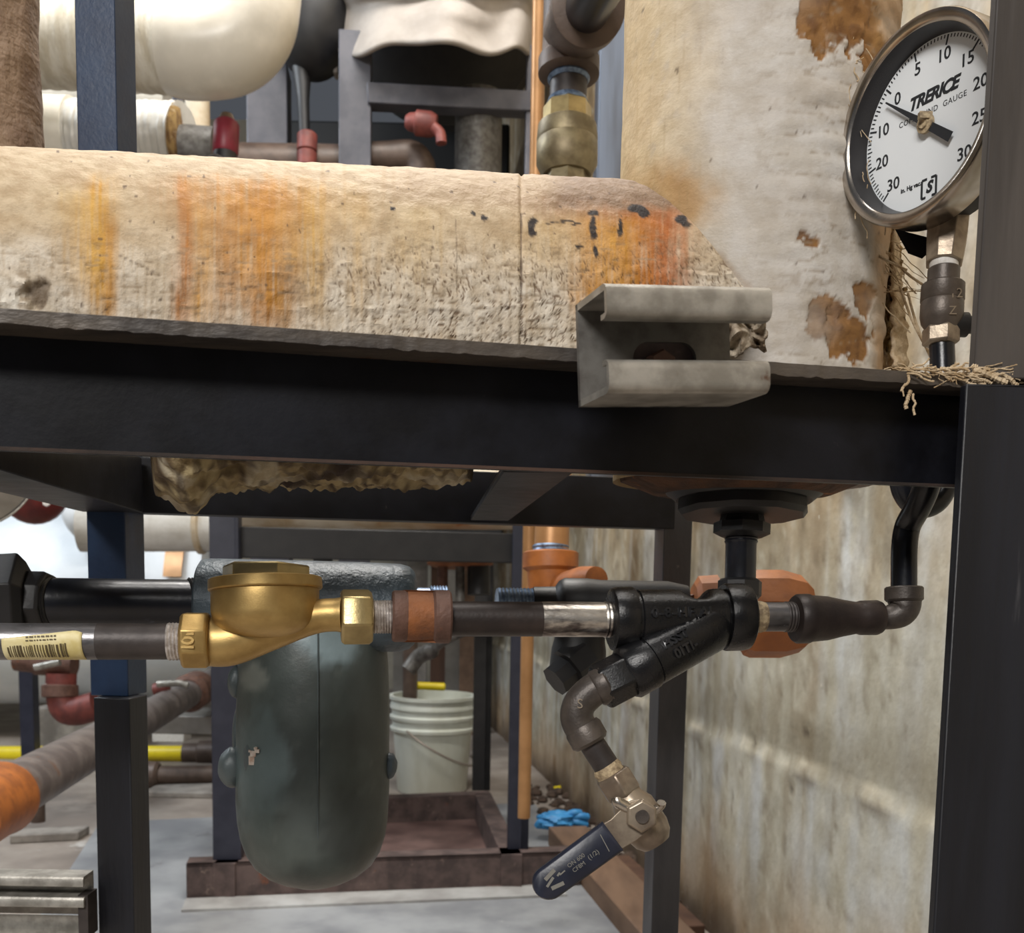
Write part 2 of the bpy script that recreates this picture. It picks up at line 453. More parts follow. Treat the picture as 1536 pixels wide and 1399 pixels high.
# right concrete wall
W0 = onfloor(1060, 1390); W1 = onfloor(835, 1180)
wd = (W1 - W0); wd.z = 0; wd.normalize()
wn = V((-wd.y, wd.x, 0))
if wn.x > 0: wn = -wn
WA = W0 - wd * 3.4
mb = MB(); mb.col = []
LW, HW = 7.0, 3.2
def wallpt(u, v):
    p = WA + wd * (u * LW) + V((0, 0, v * HW))
    z = v * HW
    s = u * LW
    zr = .432 + .016 * N3((s, 0, 0), 3) + .006 * N3((s, 0, 0), 14)
    rn = N3((s, 7, 0), 9)
    r = math.exp(-((z - zr) / .007) ** 2) * max(0, .001 + .007 * rn + .005 * N3((s, z, 7), 40))
    step = .007 * sm(zr + .006, zr - .012, z)
    fb = fbm(V((s, z, 4)), 9, 4)
    dr = r + step + .005 * N3((s, z, 1), 5) + .0035 * fb + .0015 * N3((s, z * .3, 4), 60)
    q = p + wn * dr
    st = N3((s * 7, z * .45, 2), 1) + .3 * fb; st2 = N3((s * 24, z * .9, 5), 1) + .35 * fb; bl = N3((s, z, 9), 4) + .5 * fb; f2 = fbm(V((s, z * .7, 14)), 28, 4)
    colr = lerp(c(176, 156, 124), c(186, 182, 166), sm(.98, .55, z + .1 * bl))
    colr = lerp(colr, c(134, 110, 78), sm(.05, .45, st) * .75)
    colr = lerp(colr, c(200, 202, 200), sm(.12, .5, -st) * .65 + .35 * sm(.15, .5, st2))
    colr = lerp(colr, c(126, 108, 82), sm(.2, .5, -st2) * .4)
    colr = lerp(colr, c(136, 130, 112), sm(.05, .4, bl) * .55)
    colr = lerp(colr, c(208, 204, 188), sm(.12, .4, f2) * .6)
    colr = lerp(colr, c(120, 106, 84), sm(.12, .4, -f2) * .6)
    band = math.exp(-((z - zr - .05) / .06) ** 2)
    colr = lerp(colr, c(128, 120, 100), band * .55)
    colr = lerp(colr, c(196, 200, 202), sm(zr, zr - .03, z) * sm(zr - .35, zr - .1, z) * sm(-.2, .4, st + st2 * .5) * .55)
    colr = lerp(colr, c(222, 214, 194), math.exp(-((z - zr) / .009) ** 2) * sm(-.1, .25, rn + .6 * f2) * .7)
    colr = lerp(colr, c(110, 100, 86), math.exp(-((z - zr + .022) / .010) ** 2) * sm(-.1, .25, rn) * .6)
    ht = N3((s, z * .8, 31), 24)
    colr = lerp(colr, c(72, 58, 44), sm(.64, .70, ht) * .75)
    q -= wn * .004 * sm(.60, .70, ht)
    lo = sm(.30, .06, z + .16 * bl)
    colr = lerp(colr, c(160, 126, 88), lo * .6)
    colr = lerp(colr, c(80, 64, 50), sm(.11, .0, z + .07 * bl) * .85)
    mb.col.append(colr)
    return q
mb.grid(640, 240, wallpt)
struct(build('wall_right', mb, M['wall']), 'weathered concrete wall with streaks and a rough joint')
mb = MB(); mb.box(V((-5, 6.9, 0)), V((8, 0, 0)), V((0, .1, 0)), V((0, 0, 3.6)))
struct(build('wall_back', mb, M['wall_back'], smooth=False))
mb = MB(); mb.box(V((-5.1, -2.5, 0)), V((.1, 0, 0)), V((0, 9.5, 0)), V((0, 0, 3.6)))
struct(build('wall_left', mb, M['wall_back'], smooth=False))
# blue grey housekeeping pad under the second skid
mb = MB()
pA, pB, pC, pD = onfloor(-20, 1500), onfloor(1060, 1500), onfloor(800, 1205), onfloor(150, 1235)
top = V((0, 0, .004))
mb.hexa([pA, pB, pC, pD, pA + top, pB + top, pC + top, pD + top])
struct(build('floor_pad', mb, M['concrete_pad'], smooth=False), 'blue grey sealed concrete pad under the rusty skid base')

# ------------------------------------------------------------------ front steel frame
fr = T('steel_stand', 'black angle iron pipe frame standing in front of everything', 'frame', V((.05, .7, 0)))
def bd(x): return 1 / (2.703 + (2.105 - 2.703) * x / 1536.0)
def btop(x): return 462 + (569 - 462) * x / 1536.0
A_, B_ = P(-90, btop(-90), bd(-90)), P(1640, btop(1640), bd(1640))
BH, BW, BT = .0475, .026, .0052
bdir = (B_ - A_).normalized()
bback = ZZ.cross(bdir).normalized()
bup = bdir.cross(bback)
prof = [(0, 0), (BW, 0), (BW, -BH), (BW - BT, -BH), (BW - BT, -BT), (0, -BT)]
def sect(o): return [o + bback * a + bup * b for a, b in prof]
Bv = P(1450, btop(1450), bd(1450))
mb = MB().loft([A_ + bback * BW, A_ + bback * BW - bup * BH, A_ + bback * (BW - BT) - bup * BH, A_ + bback * (BW - BT)],
               [B_ + bback * BW, B_ + bback * BW - bup * BH, B_ + bback * (BW - BT) - bup * BH, B_ + bback * (BW - BT)])
build('beam', mb, M['black_paint'], fr, bev=.0008)
mb = MB(); o_ = A_ + bback * (BW - BT - .0006) - bup * BH
mb.box(o_, B_ - A_, bback * .0012, bup * .0013)
build('rusty_edge', mb, M['rust_dark'], fr)
# top leg of the angle, slightly ragged worn edge
M['flange_edge'] = mk('flange_edge', c(58, 54, 52), c(92, 84, 76), 40, .5, .3, .2, 250, stretch=(.3, 1, 1), spots=[(c(150, 134, 116), 30, .62, .74, (.3, 1, 1)), (c(84, 58, 42), 22, .6, .7)])
mb = MB()
n = 220
rows = []
for i in range(n + 1):
    o = A_.lerp(B_, i / n)
    e = .0006 * N3(o, 160) + .0004 * N3(o, 500)
    o2 = o + bback * (e) 
    rows.append([o2, o + bback * BW, o + bback * BW - bup * BT, o2 - bup * (BT + e)])
for i in range(n):
    a, b = rows[i], rows[i + 1]
    k = len(mb.v)
    if i == 0: mb.v += a
    k0 = i * 4
    mb.v += b
    for j in range(4):
        mb.f.append((k0 + j, k0 + (j + 1) % 4, k0 + 4 + (j + 1) % 4, k0 + 4 + j))
build('flange', mb, M['flange_edge'], fr)
# posts
z_top = A_.z
ZB = P(600, 783, .92).z                      # underside of the rear beam
mb = MB(); vpost(mb, 1442, 700, .462, .055, .05, 0, P(1480, 578, .462).z, YAW * .2, .006)
o = build('post', mb, M['post_black'], fr, bev=.0008)
mb = MB(); vpost(mb, 1463, 530, .468, .055, .05, P(1480, 566, .468).z, 2.2, YAW * .2, .006)
build('post', mb, M['post_gray'], fr, bev=.0008)
D_BL, D_BR = .86, .985
zj = P(140, 1046, D_BL).z
mb = MB(); vpost(mb, 130, 800, D_BL, .0335, .034, zj, 2.3, -.12)
build('post', mb, M['navy_paint'], fr, bev=.001)
mb = MB(); vpost(mb, 140, 1050, D_BL + .001, .0315, .032, 0, zj, -.12)
build('post', mb, M['post_black'], fr, bev=.001)
mb = MB(); vpost(mb, 996, 800, D_BR, .0275, .036, 0, ZB + .04, .12)
build('post', mb, M['post_worn'], fr, bev=.001)
pl, pr = P(150, 767, D_BL), P(1012, 791, D_BR)
def beam_between(a, b, wdt, hgt, ex=0.0, sideways=None):
    d = (b - a); d.normalize(); a = a - d * ex; b = b + d * ex
    s = sideways or ZZ.cross(d).normalized()
    u = d.cross(s)
    if u.z < 0: u = -u
    return MB().loft([a, a + s * wdt, a + s * wdt + u * hgt, a + u * hgt], [b, b + s * wdt, b + s * wdt + u * hgt, b + u * hgt])
pr.z = pl.z
build('beam', beam_between(pl, pr, .03, .046), M['black_paint'], fr, bev=.001)
# left side beam, from beyond the picture back to the rear left post
pa = P(214, 769, D_BL); pa.z = pl.z - .0005
fa = P(-130, 640, .41); fa.z = pl.z
dl = (pa - fa).normalized()
build('beam', MB().loft([fa, fa - V((.05, 0, 0)), fa - V((.05, 0, -.006)), fa + V((-.006, 0, .006)), fa + V((-.006, 0, .045)), fa + V((0, 0, .045))],
                        [pa, pa - V((.05, 0, 0)), pa - V((.05, 0, -.006)), pa + V((-.006, 0, .006)), pa + V((-.006, 0, .045)), pa + V((0, 0, .045))]), M['black_paint'], fr, bev=.0008)
# cross member near the middle
q0 = P(763, 772, .93); q0.z = pl.z + .002
q1 = P(860, 700, .50); q1.z = pl.z + .002
build('crossmember', MB().loft([q0, q0 - V((.034, 0, 0)), q0 + V((-.034, 0, .004)), q0 + V((-.004, 0, .004)), q0 + V((-.004, 0, .04)), q0 + V((0, 0, .04))],
                               [q1, q1 - V((.034, 0, 0)), q1 + V((-.034, 0, .004)), q1 + V((-.004, 0, .004)), q1 + V((-.004, 0, .04)), q1 + V((0, 0, .04))]), M['black_paint'], fr, bev=.0008)

# ------------------------------------------------------------------ insulated main pipe
ip = T('insulated_pipe', 'large stained canvas jacketed insulated pipe running left into a vertical riser', 'pipe', P(1130, 735, .70))
def dch(x): return 1 / (1.77 + (1.455 - 1.77) * x / 1130.0)
RH = .0915
h0, h1 = P(-260, 497, dch(-260)), P(1150, 512, .686)
h1.z = h0.z + (h1 - h0).length * -.012 if False else h1.z
mb = MB(); mb.col = []
NU, NV = 680, 300
ZCUT = pl.z + .053
hax, hx, hy = frame(h1 - h0, V((0, -1, 0)))        # hx to viewer
hyU = hy if hy.z > 0 else -hy
def bang(j, n):      # ring angle, denser on the side that faces the room
    t = 2 * j / n - 1
    return PI * (t * .62 + .38 * t ** 3)
streaks = [  # x, width, y0, y1, colour, strength
    (146, 17, 262, 470, c(204, 150, 44), .95), (128, 26, 285, 440, c(204, 162, 84), .6), (164, 9, 330, 500, c(190, 136, 52), .7), (105, 20, 270, 330, c(206, 176, 116), .4),
    (277, 11, 258, 500, c(184, 120, 54), .9), (302, 13, 300, 500, c(206, 150, 58), .65), (320, 60, 258, 350, c(198, 146, 84), .7), (420, 55, 262, 345, c(200, 150, 88), .75),
    (400, 24, 285, 505, c(190, 124, 32), 1.0), (372, 40, 270, 470, c(200, 142, 62), .65), (440, 34, 280, 420, c(196, 146, 76), .65), (470, 16, 270, 480, c(200, 158, 80), .6), (345, 10, 300, 490, c(176, 122, 56), .6),
    (425, 24, 400, 505, c(170, 120, 40), .7), (540, 12, 290, 480, c(196, 160, 100), .45), (330, 9, 330, 490, c(180, 126, 60), .6), (520, 26, 275, 360, c(206, 174, 120), .4), (625, 30, 300, 420, c(210, 184, 136), .35),
    (885, 22, 315, 480, c(204, 144, 52), .75), (960, 42, 300, 480, c(188, 112, 30), 1.0), (1000, 24, 298, 480, c(176, 96, 34), .85), (925, 32, 325, 480, c(206, 150, 58), .8), (890, 70, 285, 345, c(146, 92, 48), .8), (830, 40, 320, 420, c(206, 174, 120), .5)]
flakes = [(800, 335, 8, 9), (798, 345, 5, 10), (892, 322, 10, 5), (890, 345, 5, 18), (893, 378, 4, 9), (955, 314, 14, 6), (966, 320, 8, 6), (1022, 330, 10, 7), (1030, 338, 8, 4), (930, 345, 4, 14), (710, 318, 4, 3), (725, 325, 4, 4), (868, 373, 6, 3), (590, 312, 4, 3), (845, 332, 12, 1.6), (865, 336, 12, 1.6), (825, 333, 8, 1.5)]
def segd(x, y, ax_, ay, bx, by):
    t = max(0, min(1, ((x - ax_) * (bx - ax_) + (y - ay) * (by - ay)) / ((bx - ax_) ** 2 + (by - ay) ** 2)))
    return math.hypot(x - ax_ - t * (bx - ax_), y - ay - t * (by - ay))
def crack(p, x, y, n2):
    q1 = abs(noise.noise(V((x * .030, y * .075, 1.0))) + .30 * n2)
    q2 = abs(noise.noise(V((x * .075, y * .040, 4.0))) + .30 * n2)
    w1 = sm(.035, .0, q1) * sm(340, 420, y + .0 * x) * (.35 + .65 * sm(430, 700, x))
    w2 = sm(.040, .0, q2) * sm(330, 420, y) * (.9 * sm(420, 560, x) + .35 * sm(240, 330, x))
    wx = sm(.05, .0, q1) * sm(860, 1080, x) * .8 + sm(.03, 0, q2) * sm(1010, 1050, x) * .7
    return max(w1, w2, wx * sm(330, 380, y))
def hcol(p, ang):
    x, y = proj(p)
    n1 = fbm(p, 30); n2 = fbm(p + V((3, 1, 2)), 120, 3)
    col = lerp(c(194, 174, 144), c(222, 212, 196), sm(330, 460, y + 60 * n1))
    col = lerp(col, c(226, 220, 208), sm(250, 0, x) * sm(330, 420, y))
    col = lerp(col, c(196, 172, 138), sm(.05, .5, n1) * .4)
    col = lerp(col, c(196, 184, 168), .45 * sm(-.05, .3, noise.noise(p * 14 + V((4, 4, 4)))) * sm(300, 120, x))
    sl = noise.noise(V((x * .09, y * .006, 3.0))) ; sl2 = noise.noise(V((x * .25, y * .012, 9.0)))
    col = lerp(col, c(176, 144, 96), sm(.1, .6, sl) * .35 * sm(240, 560, x) * sm(760, 620, x) + .25 * sm(.25, .6, sl2) * sm(300, 400, y))
    for (xc, wd_, y0, y1, cc, st) in streaks:
        xx = (x - xc - 7 * sl - 10 * n1) / (wd_ * 1.25)
        if abs(xx) < 2.4:
            wgt = math.exp(-xx * xx) * sm(y0 - 8, y0 + 22, y + 14 * n2) * sm(y1 + 25, y1 - 50, y + 30 * n1) * st * (.9 + .6 * sl2 + .5 * n2)
            col = lerp(col, cc, max(0, min(1, wgt)))
    # brown fringe along the crown on the right
    col = lerp(col, c(104, 76, 56), sm(318, 300, y - (x - 880) * .03 + 14 * n2) * sm(800, 860, x) * sm(1080, 1000, x) * .9)
    col = lerp(col, c(150, 124, 96), sm(314, 292, y - (x - 600) * .045) * sm(520, 640, x) * .45)
    for (fx, fy, fw, fh) in flakes:
        q = ((x - fx + 5 * n2 * 2) / fw) ** 2 + ((y - fy + 5 * n1 * 2) / fh) ** 2
        if q < 1.6: col = lerp(col, c(44, 36, 34), sm(1.5, .7, q + 1.1 * n2))
    q = ((x - 52) / 26) ** 2 + ((y - 440) / 26) ** 2 + 1.6 * n2
    col = lerp(col, c(104, 88, 70), sm(1.0, .3, q) * .85)
    # crack lines
    for (ax_, ay, bx, by, wv, st) in ((782, 318, 783, 505, 2.2, .85), (684, 330, 686, 470, 1.3, .5), (620, 465, 775, 460, 1.4, .6), (340, 425, 440, 440, 1.6, .5), (440, 440, 520, 420, 1.4, .4), (180, 385, 240, 412, 1.6, .5)):
        dd = segd(x, y + 5 * n1, ax_, ay, bx, by)
        if dd < 5: col = lerp(col, c(70, 50, 36), sm(wv, wv * .3, dd + n2) * st)
    col = lerp(col, c(104, 78, 52), crack(p, x, y, n2) * .75)
    dsh = noise.noise(V((x * .045, y * .22, 7.0))) + .5 * n2
    col = lerp(col, c(150, 130, 104), sm(.28, .5, dsh) * .6 * sm(310, 400, y))
    pit_ = noise.noise(V((x * .11, y * .13, 17.0)))
    col = lerp(col, c(84, 62, 44), sm(.60, .68, pit_) * .8)
    # torn underside
    un = sm(610, 665, y)
    if un > 0:
        f1 = fbm(p, 55)
        bc = lerp(c(172, 156, 118), c(96, 80, 56), sm(-.15, .35, f1 + .4 * noise.noise(p * 190)))
        bc = lerp(bc, c(196, 188, 168), sm(.12, .3, noise.noise(p * 40)) * .6)
        bc = lerp(bc, c(56, 40, 30), sm(.15, .4, noise.noise(p * 28 + V((5, 5, 5)))))
        bc = lerp(bc, c(60, 44, 30), sm(.15, .45, noise.noise(V((p.x * 130, p.y * 60, p.z * 40)))) * .7)
        col = lerp(col, bc, un)
    return col
def hdisp(p, x, y):
    d = .0010 * fbm(p, 26, 3) + .0005 * noise.noise(p * 170)
    n2 = fbm(p + V((3, 1, 2)), 120, 3)
    d -= .00045 * crack(p, x, y, n2)
    d -= .00035 * sm(.28, .5, noise.noise(V((x * .045, y * .22, 7.0))) + .5 * n2) * sm(310, 400, y)
    d += .0006 * noise.noise(V((x * .14, y * .02, 2.0))) * sm(330, 420, y)
    d += .0005 * sm(.12, .0, abs(noise.noise(V((x * .010, y * .022, 12.0))))) * sm(330, 420, y)
    d += .0008 * abs(noise.noise(V((p.x * 60, p.y * 60, p.z * 200)))) * sm(380, 470, y)
    d -= .0012 * sm(4, 1, abs(x - 782))
    q = ((x - 52) / 24) ** 2 + ((y - 440) / 24) ** 2
    if q < 1.5: d -= .004 * sm(1.2, .3, q + noise.noise(p * 150))
    un = sm(640, 700, y)
    if un > 0:
        d += un * (.007 * fbm(p, 30, 4) + .0035 * noise.noise(p * 110) + .002 * noise.noise(p * 240) + .003 * noise.noise(V((p.x * 120, p.y * 120, p.z * 25))) - .006)
        d += un * .010 * sm(55, 0, abs(x - 285)) 
    return d
for i in range(NU + 1):
    for j in range(NV):
        a = bang(j, NV)
        dr_ = hx * math.cos(a) + hyU * math.sin(a)
        hl = (h1 - h0).length - .050
        o = h0 + hax * ((hl - .056 * abs(math.sin(a)) - .02 * sm(.2, -.6, math.cos(a))) * i / NU)
        rj = RH - .012 * sm(.975, 1, i / NU)
        p = o + dr_ * rj
        x, y = proj(p)
        front = math.cos(a) > -.75
        mb.col.append(hcol(p, a) if front else c(200, 188, 168))
        q = p + dr_ * (hdisp(p, x, y) if front else 0)
        cut = max(sm(236, 222, x + 8 * noise.noise(p * 60)), sm(704, 716, x + 10 * noise.noise(p * 60)))
        if q.z < ZCUT: q.z = q.z + (ZCUT - q.z) * cut
        mb.v.append(q)
for i in range(NU):
    for j in range(NV):
        a, b = i * NV + j, i * NV + (j + 1) % NV
        mb.f.append((a, b, b + NV, a + NV))
build('horizontal_jacket', mb, M['jacket'], ip)
# riser
RV = .0875
v0 = P(1128, 735, .695); v0 = V((v0.x, v0.y, P(1128, 722, .695).z)); v1 = V((v0.x, v0.y, 1.75))
off = P(1130, 250, .69); v1.x, v1.y = off.x, off.y; v0.x, v0.y = off.x, off.y
mb = MB(); mb.col = []
NU, NV = 520, 300
patches = [(1245, 30, 46, 46), (1285, 18, 40, 60), (1228, 62, 16, 26), (1310, 70, 18, 40), (1235, 480, 26, 32), (1270, 505, 34, 34), (1296, 450, 18, 26), (1202, 350, 16, 12), (1215, 362, 14, 10), (1262, 470, 16, 18)]
def vcol(p):
    x, y = proj(p)
    n1 = fbm(p, 30); n2 = fbm(p + V((3, 1, 2)), 120, 3)
    col = lerp(c(218, 202, 174), c(206, 200, 192), sm(980, 1120, x + 70 * n1))
    col = lerp(col, c(206, 184, 140), sm(.0, .4, n1 + .15) * .5 * sm(1080, 960, x))
    col = lerp(col, c(190, 180, 168), sm(.1, .4, n2) * .4)
    # stain that spreads up from the branch
    q = math.hypot((x - 985) / 90, (y - 300) / 80)
    col = lerp(col, c(186, 140, 76), sm(1.2, .2, q + n1) * .8)
    q = segd(x, y, 980, 285, 1150, 460)
    col = lerp(col, c(150, 118, 80), sm(11, 0, q + 8 * n2) * .6)
    for (fx, fy, fw, fh) in patches:
        q = ((x - fx) / fw) ** 2 + ((y - fy) / fh) ** 2 + 1.5 * n1 + 1.3 * n2
        if q < 1.4: col = lerp(col, lerp(c(146, 104, 56), c(112, 74, 36), sm(-.2, .3, n2)), sm(1.0, .82, q))
    rim = sm(1300, 1322, x + 14 * n1)
    col = lerp(col, c(168, 128, 76), rim * .8)
    sc_ = abs(noise.noise(V((p.x * 22, p.y * 22, p.z * 75))) + .25 * n2)
    col = lerp(col, c(150, 132, 110), sm(.06, .0, sc_) * .6 * sm(1080, 1220, x))
    col = lerp(col, c(188, 178, 166), sm(-.1, .4, noise.noise(V((p.x * 12, p.y * 12, p.z * 30)))) * .5 * sm(1000, 1150, x))
    vl = noise.noise(V((x * .35, y * .008, 21.0)))
    col = lerp(col, c(172, 146, 104), sm(.2, .6, vl) * .35 * sm(1120, 960, x))
    col = lerp(col, c(206, 176, 122), sm(1010, 950, x + 40 * n1) * .55)
    pt_ = noise.noise(V((x * .10, y * .09, 27.0)))
    col = lerp(col, c(96, 76, 58), sm(.66, .73, pt_) * .7)
    return col
for i in range(NU + 1):
    o = v0.lerp(v1, i / NU)
    for j in range(NV):
        a = bang(j, NV)
        dr_ = V((math.sin(a), -math.cos(a), 0))
        p = o + dr_ * RV
        x, y = proj(p)
        front = math.cos(a) > -.75
        mb.col.append(vcol(p) if front else c(200, 188, 168))
        d = 0
        if front:
            wr = sm(1080, 1240, x)
            d = .0009 * fbm(p, 30, 3) + .0016 * wr * abs(noise.noise(V((p.x * 22, p.y * 22, p.z * 75)))) + .0010 * wr * noise.noise(V((p.x * 40, p.y * 40, p.z * 130))) + .0006 * wr * noise.noise(V((p.x * 60 + 3, p.y * 60, p.z * 160)))
            for (fx, fy, fw, fh) in patches:
                q = ((x - fx) / fw) ** 2 + ((y - fy) / fh) ** 2 + 1.5 * fbm(p, 30) + 1.3 * fbm(p + V((3, 1, 2)), 120, 3)
                if q < 1.2: d -= .0011 * sm(1.0, .82, q)
        mb.v.append(p + dr_ * d)
for i in range(NU):
    for j in range(NV):
        a, b = i * NV + j, i * NV + (j + 1) % NV
        mb.f.append((a, b, b + NV, a + NV))
build('riser_jacket', mb, M['jacket_smooth'], ip)
# ragged jacket lap that stands off the right side of the riser
mb = MB()
def lap(u, v):
    y = -60 + u * 610
    p = P(1318 + 6 * math.sin(u * 9), y, .70)
    x = 1312 + 34 * v + 7 * noise.noise(V((u * 40, v * 3, 0))) + (10 * sm(.5, .9, u)) * v + 5 * noise.noise(V((u * 110, 2, 0))) * v
    dd = .672 + .02 * v + .006 * noise.noise(V((u * 25, v * 5, 3))) + .004 * noise.noise(V((u * 80, v * 9, 5)))
    return P(x, y, dd)
mb.grid(150, 14, lap)
o = build('torn_lap', mb, M['fiberglass'], ip)
sm_ = o.modifiers.new('thickness', 'SOLIDIFY'); sm_.thickness = .004
o['label'] = 'torn tan lap of fibre insulation along the riser'
mb = MB()
def lap2(u, v):
    y = -60 + u * 610
    x = 1341 + 9 * v + 7 * noise.noise(V((u * 45, 6, 0))) + 12 * sm(.7, .95, u) * v - (14 * sm(.0, .1, u) * sm(.4, .25, u)) * (1 - v)
    return P(x, y, .668 + .012 * v + .003 * noise.noise(V((u * 60, v * 9, 5))))
mb.grid(150, 6, lap2)
o = build('jacket_edge', mb, M['fiber'], ip)
sm_ = o.modifiers.new('thickness', 'SOLIDIFY'); sm_.thickness = .002
# crumpled flap beside the bracket
mb = MB()
def flap(u, v):
    x = 1088 + 58 * u + 10 * v * (u - .5); y = 532 - 62 * v * (1 - .1 * u) - 8 * u + 8 * math.sin(u * 7 + v * 4)
    return P(x, y, .452 + .02 * u + .006 * math.sin(u * 9 + v * 3) + .006 * noise.noise(V((u * 6, v * 6, 1))))
mb.grid(26, 26, flap)
M['flap'] = mk('flap', c(176, 164, 146), c(116, 98, 78), 60, .8, 0, .5, 300)
o = build('torn_flap', mb, M['flap'], ip)
sm_ = o.modifiers.new('thickness', 'SOLIDIFY'); sm_.thickness = .0012
# rusty bottom skirt under the riser
mb = MB()
bz = P(1120, 722, .70)
def sk(t, a, r): return r * (1 + .05 * noise.noise(V((math.cos(a) * 3, math.sin(a) * 3, t * 3))) + .03 * noise.noise(V((math.cos(a) * 11, math.sin(a) * 11, t * 5))))
mb.lathe(V((v0.x, v0.y, bz.z + .03)), V((v0.x, v0.y, bz.z - .008)), [(0, .086), (.5, .087), (.8, .080), (1, .060), (1, .0)], 90, True, 0, None, sk)
M['skirt'] = mk('skirt', c(86, 56, 34), c(48, 32, 24), 40, .9, 0, .5, 200, spots=[(c(150, 92, 46), 30, .62, .72)])
build('rusty_skirt', mb, M['skirt'], ip)
# second insulated riser at the far left of the picture
mb = MB()
lp = P(-48, 120, .80)
mb.lathe(V((lp.x, lp.y, P(-48, 420, .80).z)), V((lp.x - .008, lp.y, 1.75)), [(i / 60, S(104, .80) * 1.0) for i in range(61)], 90, True, 0, None,
         lambda t, a, r: r + .0022 * noise.noise(V((math.cos(a) * 2.5, math.sin(a) * 2.5, t * 22))) + .0014 * noise.noise(V((math.cos(a) * 7, math.sin(a) * 7, t * 50))))
tag(build('insulated_riser', mb, M['brown_wrap']), 'brown wrinkled canvas wrapped riser at the left picture edge', 'pipe')

# ------------------------------------------------------------------ strut bracket
def plate_slot(mb, o, ex, ey, en, wdt, hgt, th, cx, cy, sl, sr):
    """rectangular plate (corner o, edges ex*wdt, ey*hgt, thickness en*th) with a stadium slot"""
    inner, outer = [], []
    for k in range(40):
        a = 2 * PI * (k + .5) / 40
        ca, sa = math.cos(a), math.sin(a)
        inner.append((cx + (sl if ca > 0 else -sl) + sr * ca, cy + sr * sa))
        s_ = min((wdt - cx if ca > 0 else cx) / max(abs(ca), 1e-6), (hgt - cy if sa > 0 else cy) / max(abs(sa), 1e-6))
        outer.append((cx + ca * s_, cy + sa * s_))
    for cxr, cyr in ((0, 0), (wdt, 0), (wdt, hgt), (0, hgt)):
        k = min(range(40), key=lambda i: (outer[i][0] - cxr) ** 2 + (outer[i][1] - cyr) ** 2)
        outer[k] = (cxr, cyr)
    pt = lambda q, z: o + ex * q[0] + ey * q[1] + en * z
    vs = [pt(q, 0) for q in outer] + [pt(q, 0) for q in inner] + [pt(q, th) for q in outer] + [pt(q, th) for q in inner]
    fs = []
    for i in range(40):
        j = (i + 1) % 40
        fs += [(i, j, 40 + j, 40 + i), (80 + j, 80 + i, 120 + i, 120 + j), (i, 80 + i, 80 + j, j), (40 + i, 40 + j, 120 + j, 120 + i)]
    return mb.add(vs, fs)
sb = T('strut_bracket', 'short galvanised strut channel bracket clamped on the black beam edge', 'bracket', P(980, 603, .412))
so = P(868, 611, bd(868) - .006)
se = P(1092, 610, bd(1092) - .006)
sx = (se - so); sw = sx.length; sx.normalize()
sn = ZZ.cross(sx).normalized() * -1            # toward viewer
su = sn.cross(sx) if (sn.cross(sx)).z > 0 else -(sn.cross(sx))
SH = .0395; SD = .036; ST = .0026
mb = MB(); plate_slot(mb, so, sx, su, sn, sw, SH, ST, sw * .56, SH * .47, .007, .0068)
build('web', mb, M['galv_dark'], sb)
def cprof(flip):
    pts = []
    def q(a, b): pts.append((a, SH - b if flip else b))
    rr = .004
    q(0, 0)
    for k in range(7):
        t = k / 6 * PI / 2
        q(SD - rr + rr * math.sin(t), rr - rr * math.cos(t))
    for k in range(7):
        t = k / 6 * PI / 2
        q(SD - rr + rr * math.cos(t), .0125 - rr + rr * math.sin(t))
    q(SD - rr - .003, .0125); q(SD - rr - .003, .0105)
    for k in range(5):
        t = k / 4 * PI / 2
        q(SD - .0056 + .0030 * math.cos(t), .0075 + .0030 * math.sin(t)) if False else None
    q(SD - ST, .0105); q(SD - ST, ST); q(0, ST)
    return pts
for flip, nm in ((False, 'lower_flange'), (True, 'upper_flange')):
    pr_ = cprof(flip)
    ext = .0012 if flip else 0
    build(nm, MB().loft([so + sn * a + su * b for a, b in pr_], [so + sx * (sw + ext) + sn * a + su * b for a, b in pr_]), M['galv'], sb, sharp=30)
bo = so + sx * sw * .54 + su * SH * .42
build('slot_backing', MB().box(bo - sn * .0035 - sx * .02 - su * .012, sx * .04, su * .024, sn * .002), M['rust_steel'], sb)  # rusty plate added behind the slot to keep it dark
build('bolt_head', MB().lathe(bo - sn * .002, bo + sn * .0045, [(0, .0062), (.75, .0062), (1, .0052)], 6), M['rust_brown'], sb)

# ------------------------------------------------------------------ front pipework
PD = lambda x: 1 / (2.03 - .000182 * x)
# labelled pipe
lp_ = T('steel_pipe', 'grey steel pipe with peeling yellow barcode label entering the brass valve', 'pipe', P(100, 990, PD(100)))
build('pipe', rodx(-90, 962, PD(-90), 262, 962, PD(262), [(-90, 27.5), (262, 27.5)]), M['pipe_dark'], lp_)
build('bare_section', rodx(-90, 962, PD(-90), 150, 962, PD(150), [(-90, 27.7), (146, 27.7), (150, 27.5)]), M['pipe_galv'], lp_)
build('thread', rodx(252, 962, PD(252), 278, 962, PD(278), [(252, 27.5)] + [(252 + 26 * i / 10, 28.6 if i % 2 else 27.2) for i in range(11)]), M['thread_white'], lp_)
def patch(x0, x1, y0f, y1f, r, yc, nx=24, ny=10, th=None):
    mb = MB()
    def fn(u, v):
        x = x0 + (x1 - x0) * u
        ya = y0f(u); yb = y1f(u)
        y = ya + (yb - ya) * v
        s_ = max(-.999, min(.999, (y - yc) / r))
        d = PD(x)
        xx = x
        return P(xx, y, d) - FW * S(r * math.sqrt(1 - s_ * s_), d)
    return mb.grid(nx, ny, fn)
o = build('label', patch(16, 134, lambda u: 959 - 13 * min(1, u * 1.05) + (4 * max(0, u - .9) * 10), lambda u: 989, 28.4, 962), M['label_yellow'], lp_)
o['label'] = 'pale yellow sticker with barcode'; sticker = o
